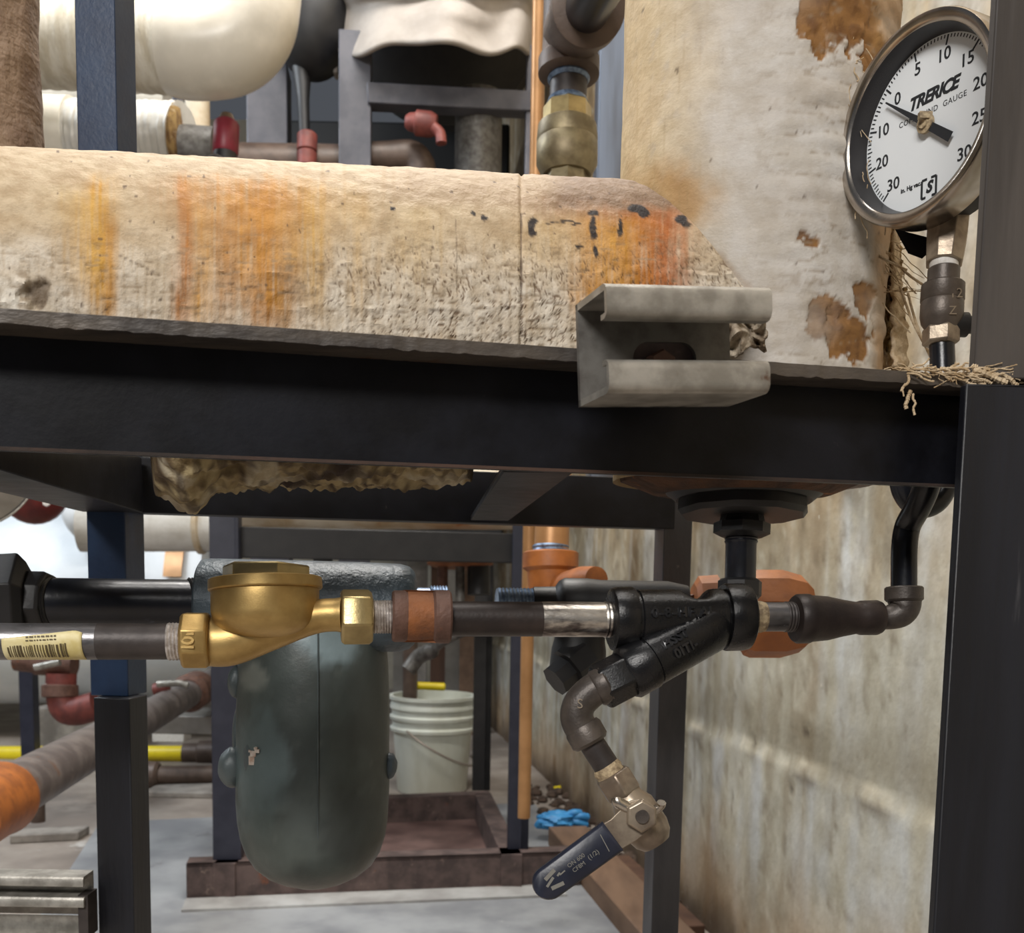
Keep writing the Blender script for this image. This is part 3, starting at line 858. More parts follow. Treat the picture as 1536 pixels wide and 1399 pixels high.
sm_ = o.modifiers.new('thickness', 'SOLIDIFY'); sm_.thickness = .0002; sm_.offset = 1
mb = MB()
x = 24.0
while x < 112:
    wb = random.choice((1.2, 1.6, 2.4, 3.2))
    y0 = 972 - 6 * (x / 112) + random.uniform(-1, 1)
    mb2 = patch(x, x + wb, lambda u, y0=y0: y0, lambda u: 986, 29.8, 962, 1, 6)
    mb.add(mb2.v, mb2.f)
    x += wb + random.choice((1.2, 1.8, 2.6))
for row, (ya, yb) in enumerate(((956, 958.5), (961.5, 963.5))):
    x = 52.0
    while x < 98:
        wb = random.uniform(2, 6)
        mb2 = patch(x, x + wb, lambda u, ya=ya, x=x: ya - 4 * (x - 40) / 80, lambda u, yb=yb, x=x: yb - 4 * (x - 40) / 80, 29.8, 962, 2, 2)
        mb.add(mb2.v, mb2.f); x += wb + 1.6
build('barcode_print', mb, M['label_ink'], sticker, smooth=False)

# brass check valve
cv = T('check_valve', 'brass swing check valve with hexagonal cap on the front pipe', 'valve', P(400, 1003, .595))
d_ = PD(400)
inh_ = build('inlet_hexagon', rodx(273, 960, PD(273), 315, 960, PD(315), [(273, 39), (277, 44), (310, 44), (315, 40)], seg=8, rot=PI / 8), M['brass'], cv, bev=.0006)
mb = MB()
pts = smooth_path([P(312, 962, d_), P(345, 962, d_), P(400, 945, d_), P(450, 930, d_), P(485, 923, d_), P(514, 922, d_)], 6)
n = len(pts)
rr = [S(37 - 12 * sm(.1, .8, i / (n - 1)) + 2 * sm(.9, 1, i / (n - 1)), d_) for i in range(n)]
mb.tube(pts, rr, 36)
build('body', mb, M['brass'], cv)
def cup(y0, y1, prof): return rody(398, y0, d_, 399, y1, d_, prof, seg=64)
build('bowl', cup(880, 962, [(880, 78), (884, 79.5), (900, 79.5), (918, 79.5), (928, 78), (936, 74), (944, 66), (951, 53), (956, 38), (960, 20), (962, 2)]), M['brass'], cv)
build('rim', cup(867, 890, [(867, 70), (867.5, 81), (869, 83.5), (883, 84), (885, 82.5), (886, 78), (890, 78)]), M['brass'], cv)
build('hexagonal_cap', rody(399, 848, d_, 399, 872, d_, [(848, 63), (850, 66), (872, 66)], seg=6, rot=PI / 6 + .03), M['brass_mid'], cv, bev=.0006)
build('outlet_hexagon', rodx(511, 925, d_ + .003, 559, 925, d_ + .006, [(511, 39), (516, 43), (553, 43), (559, 38)], seg=6, rot=PI / 6 + .25), M['brass_mid'], cv, bev=.0008)
# raised casting marks on the inlet
mb = MB()
put_text(mb, 'I0I', S(26, PD(280)), P(293, 962, PD(293)) - FW * S(40.6, PD(293)), -UP, RT, -FW, S(1.6, PD(280)), bold=.0002)
build('casting_marks', mb, M['brass'], inh_)
# nipple and coupling
o = build('pipe_nipple', rodx(556, 925, PD(556), 592, 925, PD(592), thread(0, 1, 25, 9)[0:0] + [(556 + 36 * i / 18, 25.5 if i % 2 else 24) for i in range(19)]), M['thread_white'])
tag(o, 'short white threaded nipple between brass valve and rusty coupling', 'pipe fitting')
cp = T('pipe_coupling', 'rusty orange malleable iron coupling on the front pipe', 'pipe fitting', P(630, 963, PD(630)))
build('body', rodx(588, 924, PD(588), 676, 925, PD(676), [(588, 36), (591, 38.5), (607, 38.5), (610, 36.5), (648, 36.5), (652, 40), (673, 40), (676, 37)]), M['rust_brown'], cp)
build('worn_band', rodx(611, 924, PD(611), 650, 925, PD(650), [(611, 37.0), (630, 37.2), (650, 37.0)]), M['rust_orange'], cp)['label'] = 'bright orange rusted middle band'
for s_ in (-1, 1):
    build('rib', MB().cbox(P(630, 924 + s_ * 36.5, PD(630)), S(42, .62), S(12, .62), S(4, .62)), M['rust_orange'], cp)
mp_ = T('steel_pipe', 'dark brown steel pipe with scraped shiny end entering the strainer', 'pipe', P(800, 955, PD(800)))
build('pipe', rodx(674, 928, PD(674), 930, 929, PD(930), [(674, 26), (930, 26)]), M['pipe_brown'], mp_)
build('scraped_end', rodx(812, 928.6, PD(812), 918, 929, PD(918), [(812, 26.0), (822, 26.3), (900, 26.3), (918, 26.0)]), M['scraped'], mp_)
build('thread', rodx(905, 929, PD(905), 932, 929, PD(932), [(905 + 27 * i / 10, 27.3 if i % 2 else 26.2) for i in range(11)]), M['scraped'], mp_)

# Y strainer
ys = T('strainer', 'black cast iron Y strainer with raised lettering', 'strainer', P(1000, 1045, PD(1000)))
dS = PD(1020)
def notch(t, a, r):      # a = 0 is up
    a = (a + PI) % (2 * PI) - PI
    return r * (1 - .62 * math.exp(-((t - .60) / .06) ** 2) * sm(1.0, .35, abs(a + .1)))
xs_prof = [(915, 40), (918, 46), (924, 48), (946, 48.5), (949, 47), (950, 41.5), (954, 41.5), (956, 43.5)] + [(960 + i * 6, 43.5) for i in range(19)] + [(1079, 43.5), (1080, 42), (1083, 42), (1084, 49), (1088, 51), (1112, 51), (1120, 49), (1124, 42)]
build('body', rodx(915, 929, PD(915), 1124, 925, PD(1124), xs_prof, seg=72, rf=notch), M['cast_black'], ys)
mb = rod(1085, 928, dS, 938, 1012, dS - .012, [(0, 30), (.15, 40), (.75, 39.5), (.755, 37.5), (.775, 37.5), (.78, 41), (.97, 41), (1, 37)], seg=56)
build('screen_leg', mb, M['cast_black'], ys)
build('blowdown_bushing', rod(946, 1007, dS - .012, 898, 1032, dS - .016, [(0, 36), (.1, 37), (.9, 37), (1, 34)], seg=6, rot=.35), M['cast_black'], ys, bev=.001)
mb = MB()
rw = S(43.7, dS)
e1 = (P(1070, 926, PD(1070)) - P(950, 928, PD(950))).normalized()
n1_ = (-FW + UP * .12); n1_ = (n1_ - e1 * n1_.dot(e1)).normalized(); u1_ = n1_.cross(e1)
put_text(mb, '0-8-HF.AI', S(20, dS), P(1010, 927, PD(1010)) + n1_ * rw, e1, u1_, n1_, S(2.4, dS), bend=rw, space=1.15, bold=.0002)
e2 = (P(1085, 928, dS) - P(938, 1012, dS - .012)).normalized()
n2_ = -FW; n2_ = (n2_ - e2 * n2_.dot(e2)).normalized(); u2_ = n2_.cross(e2)
rl = S(40.2, dS)
cl = P(1085, 928, dS).lerp(P(938, 1012, dS - .012), .52)
for k_, (tx, a) in enumerate((('HSST', .28), ('0ITI-', -.22))):
    nn = n2_ * math.cos(a) + u2_ * math.sin(a); uu = nn.cross(e2)
    put_text(mb, tx, S(19, dS), cl + nn * rl + e2 * S(-4 + 6 * k_, dS), e2, uu, nn, S(2.8, dS), bend=rl, space=1.05, bold=.0002)
build('raised_lettering', mb, M['cast_shiny'], ys, sharp=30)

# blow-down elbow, nipple, ball valve
dE = dS - .018
el = T('pipe_elbow', 'dark street elbow curving down below the strainer', 'pipe fitting', P(870, 1110, dE))
pe = smooth_path([P(908, 1026, dE), P(888, 1036, dE), P(869, 1056, dE), P(866, 1080, dE), P(880, 1104, dE)], 8)
build('body', MB().tube(pe, [S(25, dE)] * len(pe), 32), M['cast_gray'], el)
build('collar', rod(912, 1024, dE, 893, 1034, dE, [(0, 25), (.15, 28.5), (.85, 28.5), (1, 26)]), M['cast_gray'], el)
build('collar', rod(872, 1088, dE, 887, 1115, dE, [(0, 26), (.2, 29), (.85, 29), (1, 25)]), M['cast_gray'], el)
mb = MB(); put_text(mb, 'S', S(20, dE), P(870, 1056, dE - S(25.4, dE)), RT, UP, -FW, S(1.0, dE))
build('raised_letter', mb, M['steel_dull'], el)
o = build('pipe_nipple', rod(882, 1106, dE, 925, 1172, dE, 19.5), M['pipe_dark']); tag(o, 'slanting dark nipple between elbow and small ball valve', 'pipe fitting')
bv = T('ball_valve', 'small ball valve with navy vinyl lever hanging below the strainer', 'valve', P(955, 1272, dE))
build('thread_tape', rod(908, 1148, dE, 921, 1168, dE, [(0, 20.5), (.3, 23), (.5, 21.5), (.8, 23.5), (1, 21)]), M['tape_tan'], bv)
vx = (P(985, 1262, dE) - P(920, 1164, dE)).normalized()
build('end_hexagon', rod(917, 1160, dE, 937, 1192, dE, [(0, 27), (.1, 30), (.9, 30), (1, 27)], seg=6, rot=.3), M['steel_dull'], bv, bev=.0006)
build('body', rod(930, 1180, dE, 985, 1265, dE, [(0, 23), (.2, 25), (.35, 33), (.75, 34), (.9, 30), (1, 22)], seg=40), M['steel_dull'], bv)
dN = dE - S(42, dE)
hc = P(961, 1222, dN)
hd = (P(805, 1336, dN) - hc).normalized()      # along the lever
hw = -FW; hw = (hw - hd * hw.dot(hd)).normalized()
hp = hw.cross(hd)
if hp.dot(UP) < 0: hp = -hp
L1 = (P(805, 1334, dN) - hc).length
def lever(outline, th, mb=None):
    mb = mb or MB()
    a = [hc + hd * x + hp * y for x, y in outline]
    return mb.loft(a, [p + hw * th for p in a])
px = lambda v: S(v, dN)
ol = [(px(-20), px(-16)), (px(-24), px(0)), (px(-18), px(18)), (px(0), px(27)), (px(20), px(25)), (px(40), px(22)), (px(64), px(24)), (px(64), px(-23)), (px(48), px(-24)), (px(30), px(-26)), (px(8), px(-26))]
build('lever_plate', lever(ol, px(5)), M['steel_dull'], bv, bev=.0004)
n = 14
gl = []
r_ = px(25)
x1 = L1 - r_ * .85
for k in range(n + 1):
    a = PI / 2 - PI * k / n
    gl.append((x1 + r_ * math.cos(a), r_ * math.sin(a)))
gl = [(px(52), px(26))] + gl + [(px(52), px(-26))]
a0 = [hc + hd * x + hp * y - hw * px(6) for x, y in gl]
mb = MB()
k = len(gl)
for (z, sc_) in ((-6, .86), (-3, 1.0), (8, 1.0), (12, .82)):
    cxm = sum(q[0] for q in gl) / k
    mb.v += [hc + hd * (cxm + (x - cxm) * (1 - (1 - sc_) * .25)) + hp * (y * sc_) + hw * px(z) for x, y in gl]
for l in range(3):
    for i in range(k):
        j = (i + 1) % k
        mb.f.append((l * k + i, l * k + j, (l + 1) * k + j, (l + 1) * k + i))
mb.f += [tuple(range(k - 1, -1, -1)), tuple(range(3 * k, 4 * k))]
grip_ = build('lever_grip', mb, M['grip'], bv, sharp=50); grip_['label'] = 'navy vinyl grip'
build('stop_ear', MB().tube(smooth_path([hc - hd * px(8) - hp * px(6), hc - hd * px(30) - hp * px(6) + hw * px(4), hc - hd * px(36) - hp * px(2) + hw * px(8)], 5), px(7), 12), M['steel_bright'], bv)
build('stop_ear', MB().tube(smooth_path([hc + hp * px(14) + hd * px(6), hc + hp * px(34) + hd * px(16) + hw * px(2), hc + hp * px(40) + hd * px(14)], 5), px(9), 12), M['steel_bright'], bv)
build('nut', MB().lathe(hc + hw * px(4), hc + hw * px(18), [(0, px(25)), (.8, px(25)), (1, px(22))], 6), M['steel_dull'], bv, bev=.0004)
build('stem', MB().lathe(hc + hw * px(10), hc + hw * px(22), [(0, px(15)), (.5, px(15)), (.5, px(10.5)), (1, px(10))], 28), M['cast_gray'], bv)
# worn print on the grip
mb = MB()
zt = px(12.6)
eh = -hd
M_p = lambda x, y: hc + hd * px(x) + hp * px(y) + hw * zt
for (x0, y0, x1_, y1_, wd_) in ((152, 12, 172, 8, 6), (152, -12, 172, -8, 6), (160, 4, 176, -2, 4), (140, 2, 150, 1, 2), (66, 14, 70, -14, 1.2), (148, 4, 154, 2, 3)):
    a, b = M_p(x0, y0), M_p(x1_, y1_)
    dd = (b - a).normalized(); s_ = dd.cross(hw) * px(wd_ / 2)
    mb.box(a - s_, b - a, s_ * 2, hw * px(.4))
put_text(mb, 'ON 600', px(9), M_p(118, 4), eh, hp, hw, px(.3))
put_text(mb, 'CF8M', px(9), M_p(120, -6), eh, hp, hw, px(.3))
put_text(mb, '(1/2)', px(10), M_p(92, -4), eh, hp, hw, px(.3))
build('worn_print', mb, M['grip_print'], grip_, smooth=False)

# right of the strainer
o = T('pipe_nipple', 'grey threaded nipple with tan sealant right of the strainer', 'pipe fitting', P(1160, 948, PD(1160)))
build('pipe', rodx(1120, 925, PD(1120), 1200, 925, PD(1200), [(1120, 22), (1200, 22)]), M['pipe_galv'], o)
build('sealant', rodx(1122, 925, PD(1122), 1146, 925, PD(1146), [(1122, 22.5), (1128, 24), (1134, 23), (1140, 24), (1146, 22.3)]), M['tape_tan'], o)
build('thread', rodx(1176, 925, PD(1176), 1198, 925, PD(1198), [(1176 + 22 * i / 10, 23.2 if i % 2 else 22) for i in range(11)]), M['pipe_dark'], o)
o = build('reducer_coupling', rodx(1190, 928, PD(1190), 1322, 926, PD(1322), [(1190, 26), (1192, 34), (1196, 37), (1212, 37), (1216, 35), (1240, 33), (1262, 28), (1284, 24), (1290, 26), (1314, 26.5), (1320, 24), (1322, 17)]), M['pipe_brown'])
tag(o, 'dark tapered reducer coupling before the small elbow', 'pipe fitting')
dQ = PD(1340)
o = T('pipe_elbow', 'small black elbow turning up under the coiled siphon', 'pipe fitting', P(1355, 945, dQ))
pe = smooth_path([P(1312, 926, dQ), P(1332, 926, dQ), P(1350, 919, dQ), P(1357, 904, dQ), P(1356, 882, dQ)], 7)
build('body', MB().tube(pe, [S(17 + 7 * sm(.1, .7, i / (len(pe) - 1)), dQ) for i in range(len(pe))], 28), M['cast_gray'], o)
build('collar', rody(1356, 880, dQ, 1356, 902, dQ, [(880, 26), (882, 28), (899, 28), (902, 25)]), M['cast_gray'], o)
# coiled siphon
dq = dQ
pts = [P(1356, 886, dq), P(1356, 850, dq), P(1357, 815, dq), P(1362, 788, dq), P(1377, 760, dq - .012), P(1390, 728, dq - .02), P(1396, 690, dq - .022), P(1392, 655, dq - .012),
       P(1372, 640, dq), P(1354, 660, dq + .006), P(1351, 700, dq + .01), P(1358, 738, dq + .012), P(1378, 758, dq + .013), P(1402, 752, dq + .014), P(1417, 728, dq + .014), P(1420, 695, dq + .012), P(1418, 640, dq + .016), P(1415, 580, .583), P(1412, 500, .585)]
o = build('coil_siphon', MB().tube(smooth_path(pts, 8), S(19, dq), 24), M['black_pipe'])
tag(o, 'black coiled pigtail siphon rising behind the beam to the gauge', 'siphon')

# ------------------------------------------------------------------ gauge
def solve_gauge():
    x0, y0 = (1394 - CX) / F, (CY - 187) / F
    X0, U0 = (77.0, 37.5), (3.0, 98.0)
    best = None
    # unknown depth components a (of X) and b (of U)
    a, b = -72.0, 54.0
    for it in range(200):
        def fv(a, b):
            X = V((X0[0] + x0 * a, X0[1] + y0 * a, a)); U = V((U0[0] + x0 * b, U0[1] + y0 * b, b))
            return X, U, X.dot(U), X.length_squared - U.length_squared
        X, U, f1, f2 = fv(a, b)
        e = .01
        _, _, f1a, f2a = fv(a + e, b); _, _, f1b, f2b = fv(a, b + e)
        j11, j21, j12, j22 = (f1a - f1) / e, (f2a - f2) / e, (f1b - f1) / e, (f2b - f2) / e
        det = j11 * j22 - j12 * j21
        if abs(det) < 1e-9: break
        a -= (f1 * j22 - f2 * j12) / det; b -= (j11 * f2 - j21 * f1) / det
    return X, U
GX, GU = solve_gauge()
dG = .575
GR = GX.length * dG / F
w3 = lambda q: (RT * q.x + UP * q.y + FW * q.z).normalized()
gx, gu = w3(GX), w3(GU)
gn = gx.cross(gu)
if gn.dot(FW) > 0: gn = -gn
gc = P(1394, 187, dG)
print('GAUGE', GX, GU, GR, gn)
ga = T('pressure_gauge', 'round compound pressure gauge with white dial and steel rim', 'gauge', P(1414, 400, dG))
GZ = lambda z: gc + gn * z
RO, RI, RD = GR * 1.56, GR * 1.36, GR * 1.29
hb = GR * .40
build('case', MB().lathe(GZ(-GR * .75), GZ(-.0012), [(0, RO * .80), (.12, RO * .90), (.6, RO * .93), (1, RO * .93)], 80), M['gauge_black'], ga)
def lat(p): return MB().lathe(GZ(0), GZ(1), p, 96, caps=False)
build('bezel', lat([(-GR * .22, RO * .93), (-GR * .22, RO * .985), (-GR * .18, RO), (hb * .85, RO), (hb * .97, RO * .985), (hb, RO * .95), (hb * .92, RI + GR * .02), (hb * .85, RI)]), M['bezel'], ga)
build('inner_ring', lat([(hb * .86, RI), (hb * .3, RD * 1.01), (.0003, RD)]), M['bezel_inner'], ga)
dial_ = build('dial', MB().lathe(GZ(-.0004), GZ(.0004), [(0, RD), (1, RD)], 96), M['dial_white'], ga)
dp = lambda ang, r: (gx * math.sin(math.radians(ang)) + gu * math.cos(math.radians(ang))) * GR * r
mb = MB()
def tick(ang, r0, r1, wd_):
    a, b = GZ(.00045) + dp(ang, r0), GZ(.00045) + dp(ang, r1)
    s_ = (b - a).cross(gn).normalized() * wd_ / 2
    mb.box(a - s_, b - a, s_ * 2, gn * .0001)
for i in range(61):
    tick(-45 + i * 3, 1.22 if i % 10 else 1.13, 1.27, GR * (.02 if i % 10 else .028)) if i % 10 else tick(-45 + i * 3, 1.12, 1.27, GR * .03)
for i in range(31):
    tick(-45 - i * 3, 1.12 if i % 10 == 0 else (1.17 if i % 5 == 0 else 1.2), 1.27, GR * (.03 if i % 10 == 0 else .02))
for k in range(46):      # arc along the vacuum scale end
    pass
build('scale_ticks', mb, M['ink'], dial_, smooth=False)
mb = MB()
for tx, ang in (('0', -45), ('5', -15), ('10', 15), ('15', 45), ('20', 75), ('25', 105), ('30', 135), ('10', -75), ('20', -105), ('30', -135)):
    r = {'0': .92}.get(tx, .98)
    put_text(mb, tx, GR * .27, GZ(.0005) + dp(ang, r), gx, gu, gn, .00005, bold=GR * .004)
build('scale_numerals', mb, M['ink'], dial_, smooth=False)
mb = MB()
put_text(mb, 'TRERICE', GR * .27, GZ(.0005) + gu * GR * .43 + gx * GR * .06, gx, gu, gn, .00005, shear=.3, bold=GR * .012, space=.92)
build('dial_lettering', mb, M['ink'], dial_, smooth=False); mb = MB()
put_text(mb, 'COMPOUND  GAUGE', GR * .125, GZ(.0005) + gu * GR * .20 + gx * GR * .05, gx, gu, gn, .00005, space=1.1)
build('dial_lettering', mb, M['ink'], dial_, smooth=False); mb = MB()
put_text(mb, 'in. Hg vac.', GR * .10, GZ(.0005) - gu * GR * .86 - gx * GR * .32, gx, gu, gn, .00005, bold=GR * .004)
build('dial_lettering', mb, M['ink'], dial_, smooth=False); mb = MB()
put_text(mb, 'S', GR * .24, GZ(.0005) - gu * GR * .98 + gx * GR * .04, gx, gu, gn, .00005, shear=.25, bold=GR * .012)
for (a, b) in (((-.10, -.84), (-.10, -1.12)), ((-.10, -1.12), (-.02, -1.12)), ((-.10, -.84), (.0, -.84)), ((.18, -.84), (.18, -1.12)), ((.08, -.84), (.18, -.84)), ((.10, -1.12), (.18, -1.12))):
    A1, B1 = GZ(.00045) + (gx * a[0] + gu * a[1]) * GR, GZ(.00045) + (gx * b[0] + gu * b[1]) * GR
    s_ = (B1 - A1).cross(gn).normalized() * GR * .02
    mb.box(A1 - s_, B1 - A1, s_ * 2, gn * .0001)
build('dial_emblem', mb, M['ink'], dial_, smooth=False)
mb = MB()
ap = -52
a = GZ(.0028)
q = lambda ang, r, s_: a + dp(ang, r) + dp(ang + 90, s_)
mb.loft([q(ap, 1.05, -.012), q(ap, 1.05, .012), q(ap, 0, .055), q(ap, 0, -.055)], [x_ + gn * .0006 for x_ in (q(ap, 1.05, -.012), q(ap, 1.05, .012), q(ap, 0, .055), q(ap, 0, -.055))])
mb.loft([q(ap, 0, -.06), q(ap, 0, .06), q(ap, -.62, .075), q(ap, -.62, -.075)], [x_ + gn * .0006 for x_ in (q(ap, 0, -.06), q(ap, 0, .06), q(ap, -.62, .075), q(ap, -.62, -.075))])
ptr_ = build('pointer', mb, M['ink'], ga, smooth=False)
mb = MB().lathe(GZ(.002), GZ(.0055), [(0, GR * .15), (.6, GR * .15), (.7, GR * .09), (1, GR * .08)], 24)
mb.cbox(GZ(.0055) + dp(30, .1), GR * .2, GR * .1, GR * .1)
build('pointer_hub', mb, M['tape_tan'], ptr_)
build('glass', MB().add([GZ(hb * .72) + (gx * math.cos(2 * PI * k / 96) + gu * math.sin(2 * PI * k / 96)) * RI * .995 for k in range(96)], [tuple(range(96))]), M['glass'], ga)
dV = .585
build('socket', rody(1424, 318, dV + .004, 1416, 396, dV, [(318, 31), (345, 31), (366, 30), (396, 27)], seg=8), M['steel_dull'], ga, bev=.0005)
build('thread_tape', rody(1416, 392, dV, 1416, 408, dV, [(392, 21), (400, 20.5), (408, 20)]), M['tape'], ga)
build('mounting_lug', MB().loft([P(1342, 343, .60), P(1392, 356, .60), P(1392, 380, .60), P(1383, 388, .60), P(1362, 380, .60)], [P(1342, 343, .63), P(1392, 356, .63), P(1392, 380, .63), P(1383, 388, .63), P(1362, 380, .63)]), M['gauge_black'], ga)
gv = T('gauge_cock', 'bronze gauge cock with cast marks below the pressure gauge', 'valve', P(1412, 530, dV))
build('body', rody(1416, 402, dV, 1411, 500, dV, [(402, 21), (404, 23), (424, 23), (426, 29), (428, 31), (451, 31.5), (453, 30), (456, 31), (474, 31), (484, 29), (492, 24), (500, 22)]), M['bronze_dark'], gv)
build('hexagon', rody(1411.5, 490, dV, 1411, 518, dV, [(490, 24), (493, 27), (514, 27), (518, 22)], seg=6), M['steel_dull'], gv, bev=.0005)
build('side_plug', rod(1425, 487, dV, 1466, 487, dV, [(0, 18), (.6, 18), (.65, 13), (1, 13)]), M['black_matte'], gv)
mb = MB()
put_text(mb, '12', S(20, dV), P(1431, 440, dV - S(30, dV)) + RT * S(3, dV), RT, UP, -FW, S(1, dV)); put_text(mb, 'Z', S(18, dV), P(1429, 466, dV - S(30, dV)), RT, UP, -FW, S(1, dV))
build('cast_marks', mb, M['steel_dull'], gv)

# ------------------------------------------------------------------ flange under the riser
bf = T('blind_flange', 'black flange and nipple hanging below the rusty riser end', 'pipe fitting', P(1112, 895, .70))
dF = .70
build('flange', rody(1116, 722, dF, 1115, 752, dF, [(722, 118), (740, 116), (742, 112), (752, 100)], seg=64), M['black_matte'], bf)
build('cap', rody(1115, 735, dF, 1114, 774, dF, [(735, 96), (766, 98), (774, 92), (774, 40)], seg=10, rot=.3), M['black_matte'], bf)
build('hexagon', rody(1114, 768, dF, 1112, 806, dF, [(768, 30), (784, 34), (785, 42), (800, 42), (806, 30)], seg=8, rot=.2), M['black_matte'], bf)
build('nipple', rody(1112, 800, dF, 1110, 885, dF, [(800, 24)] + [(802 + i * 2, 25 if i % 2 else 23.5) for i in range(6)] + [(816, 23), (885, 23)]), M['black_pipe'], bf)
build('union_nut', rody(1110, 868, dF, 1109, 900, dF, [(868, 28), (872, 33), (892, 33), (900, 26)], seg=8), M['black_matte'], bf)

# ------------------------------------------------------------------ steam trap and its line
st = T('steam_trap', 'grey painted steam trap with long rounded body', 'steam trap', P(470, 1332, .735))
dT = .735
AT, BT_ = P(471, 905, dT), P(470, 1332, dT)
def tr(t, a, r): return r
yy0, yy1 = 905, 1332
prof = [(905, 96), (935, 104), (960, 108), (1000, 111), (1080, 113), (1160, 113), (1200, 112.5), (1230, 111), (1255, 107), (1278, 99), (1298, 86), (1314, 66), (1324, 44), (1330, 22), (1332, 2)]
def dents(t, a, r):
    p = V((math.cos(a) * 2, math.sin(a) * 2, t * 4))
    return r * (1 + .012 * noise.noise(p * 1.1) + .004 * noise.noise(p * 3))
fine = []
for i in range(len(prof) - 1):
    n = max(1, int((prof[i + 1][0] - prof[i][0]) / 10))
    for k in range(n):
        t = k / n
        fine.append((prof[i][0] + (prof[i + 1][0] - prof[i][0]) * t, prof[i][1] + (prof[i + 1][1] - prof[i][1]) * t))
fine.append(prof[-1])
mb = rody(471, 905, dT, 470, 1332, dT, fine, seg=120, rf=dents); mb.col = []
for p in mb.v:
    x, y = proj(p)
    n1 = fbm(p, 22); n2 = fbm(p, 90, 3)
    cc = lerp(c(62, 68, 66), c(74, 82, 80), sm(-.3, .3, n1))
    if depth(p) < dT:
        for (px_, py_, pw, ph, ccl, st_) in ((380, 1150, 60, 120, c(104, 120, 122), .7), (500, 962, 56, 44, c(140, 158, 164), .85), (470, 1235, 60, 70, c(100, 108, 106), .6), (380, 1020, 26, 26, c(120, 124, 118), .8), (400, 1270, 70, 60, c(92, 100, 96), .6), (535, 1240, 60, 100, c(50, 54, 54), .6), (560, 1050, 50, 120, c(54, 58, 57), .5)):  # pale smears, plus light falling on the left painted in; right side darker
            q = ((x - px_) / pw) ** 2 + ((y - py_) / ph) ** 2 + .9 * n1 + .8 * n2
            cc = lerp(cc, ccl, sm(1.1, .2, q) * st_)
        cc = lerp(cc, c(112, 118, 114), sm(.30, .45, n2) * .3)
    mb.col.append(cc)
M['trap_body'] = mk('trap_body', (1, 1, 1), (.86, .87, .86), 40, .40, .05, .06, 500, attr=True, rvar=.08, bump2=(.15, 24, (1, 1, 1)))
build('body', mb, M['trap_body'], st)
# mould seam
mb = MB()
pts = []
for (y, r) in fine:
    d2 = dT - S(r, dT) * .992
    pts.append(P(CX + (477 - CX) * 1.0, y, d2))
build('mould_seam', MB().tube(pts[4:], S(1.0, dT), 6), M['trap'], st)
def lobe(ctr, rx, ry, rz): return MB().ball(ctr, rx, ry, rz, rf=lambda d: 1 + .08 * noise.noise(d * 2))
mb = lobe(P(350, 1150, dT - .01), S(22, dT), S(26, dT), S(30, dT)); mb.add(*(lambda m_: (m_.v, m_.f))(lobe(P(358, 1108, dT), S(9, dT), S(16, dT), S(50, dT))))
build('lug', mb, M['trap'], st)
mb = lobe(P(355, 1022, dT - .01), S(13, dT), S(18, dT), S(24, dT)); build('lug', mb, M['trap'], st)
build('lug', lobe(P(584, 1148, dT), S(12, dT), S(18, dT), S(20, dT)), M['trap_dark'], st)
build('boss', lobe(P(392, 1138, dT - S(73, dT)), S(26, dT), S(14, dT), S(38, dT)), M['trap'], st)
mb = MB()
for (x_, y_, w_, h_) in ((380, 1130, 5, 5), (386, 1126, 4, 3), (378, 1140, 5, 8), (384, 1122, 3, 2), (375, 1126, 2, 2)):
    mb.cbox(P(x_, y_, dT - S(math.sqrt(113 ** 2 - (x_ - 471) ** 2) + 25, dT)), S(w_ * 1.6, dT), S(6, dT), S(h_ * 1.6, dT))
build('paint_chip', mb, M['chip'], st)
# arm (inlet and outlet casting)
dA = .715
def superr(t, a, r): return r * (1 + .012 * noise.noise(V((t * 14, math.cos(a) * 3, math.sin(a) * 3))))
build('inlet_arm', rodx(300, 907, dA, 626, 912, dA + .01, [(300, 50), (302, 62), (306, 68), (320, 69), (420, 69), (540, 68), (600, 66), (614, 62), (622, 54), (626, 40)], seg=60, rf=superr), M['trap_dark'], st)
build('neck', rody(471, 930, dT, 471, 985, dT, [(930, 90), (960, 104), (985, 108)]), M['trap'], st)
lt = T('steel_pipe', 'black pipe feeding the steam trap behind the front pipe', 'pipe', P(150, 942, .70))
build('pipe', rodx(68, 904, .69, 310, 906, dA, [(68, 37), (240, 37), (310, 37)]), M['black_pipe'], lt)
build('thread', rodx(282, 906, .71, 306, 906, dA, [(282 + 24 * i / 10, 40 if i % 2 else 37.5) for i in range(11)]), M['black_matte'], lt)
build('thread', rodx(66, 904, .69, 82, 904, .69, [(66 + 16 * i / 8, 39.5 if i % 2 else 37.5) for i in range(9)]), M['black_matte'], lt)
hbx = T('pipe_union', 'large black hexagon union at the left picture edge', 'pipe fitting', P(0, 950, .69))
build('hexagon', rodx(-60, 900, .68, 44, 901, .69, [(-60, 66), (30, 73), (44, 58)], seg=6, rot=.15), M['black_matte'], hbx, bev=.001)
build('collar', rodx(38, 902, .69, 76, 903, .69, [(38, 47), (70, 47), (76, 43)], seg=8, rot=.2), M['black_matte'], hbx, bev=.0008)
o = build('pipe_nipple', rodx(612, 905, .72, 673, 905, .725, [(612, 24), (644, 24)] + [(645 + 2.2 * i, 27.5 if i % 2 else 25.5) for i in range(13)] + [(673, 20)]), M['blue_thread'])
tag(o, 'blue grey threaded stub behind the rusty coupling', 'pipe fitting')
o = build('pipe_nipple', rodx(744, 903, .76, 802, 904, .765, [(744, 15), (745, 21)] + [(746 + 2.7 * i, 22.5 if i % 2 else 20.8) for i in range(20)]), M['blue_thread'])
tag(o, 'blue grey threaded nipple entering the black tee behind the pipe', 'pipe fitting')
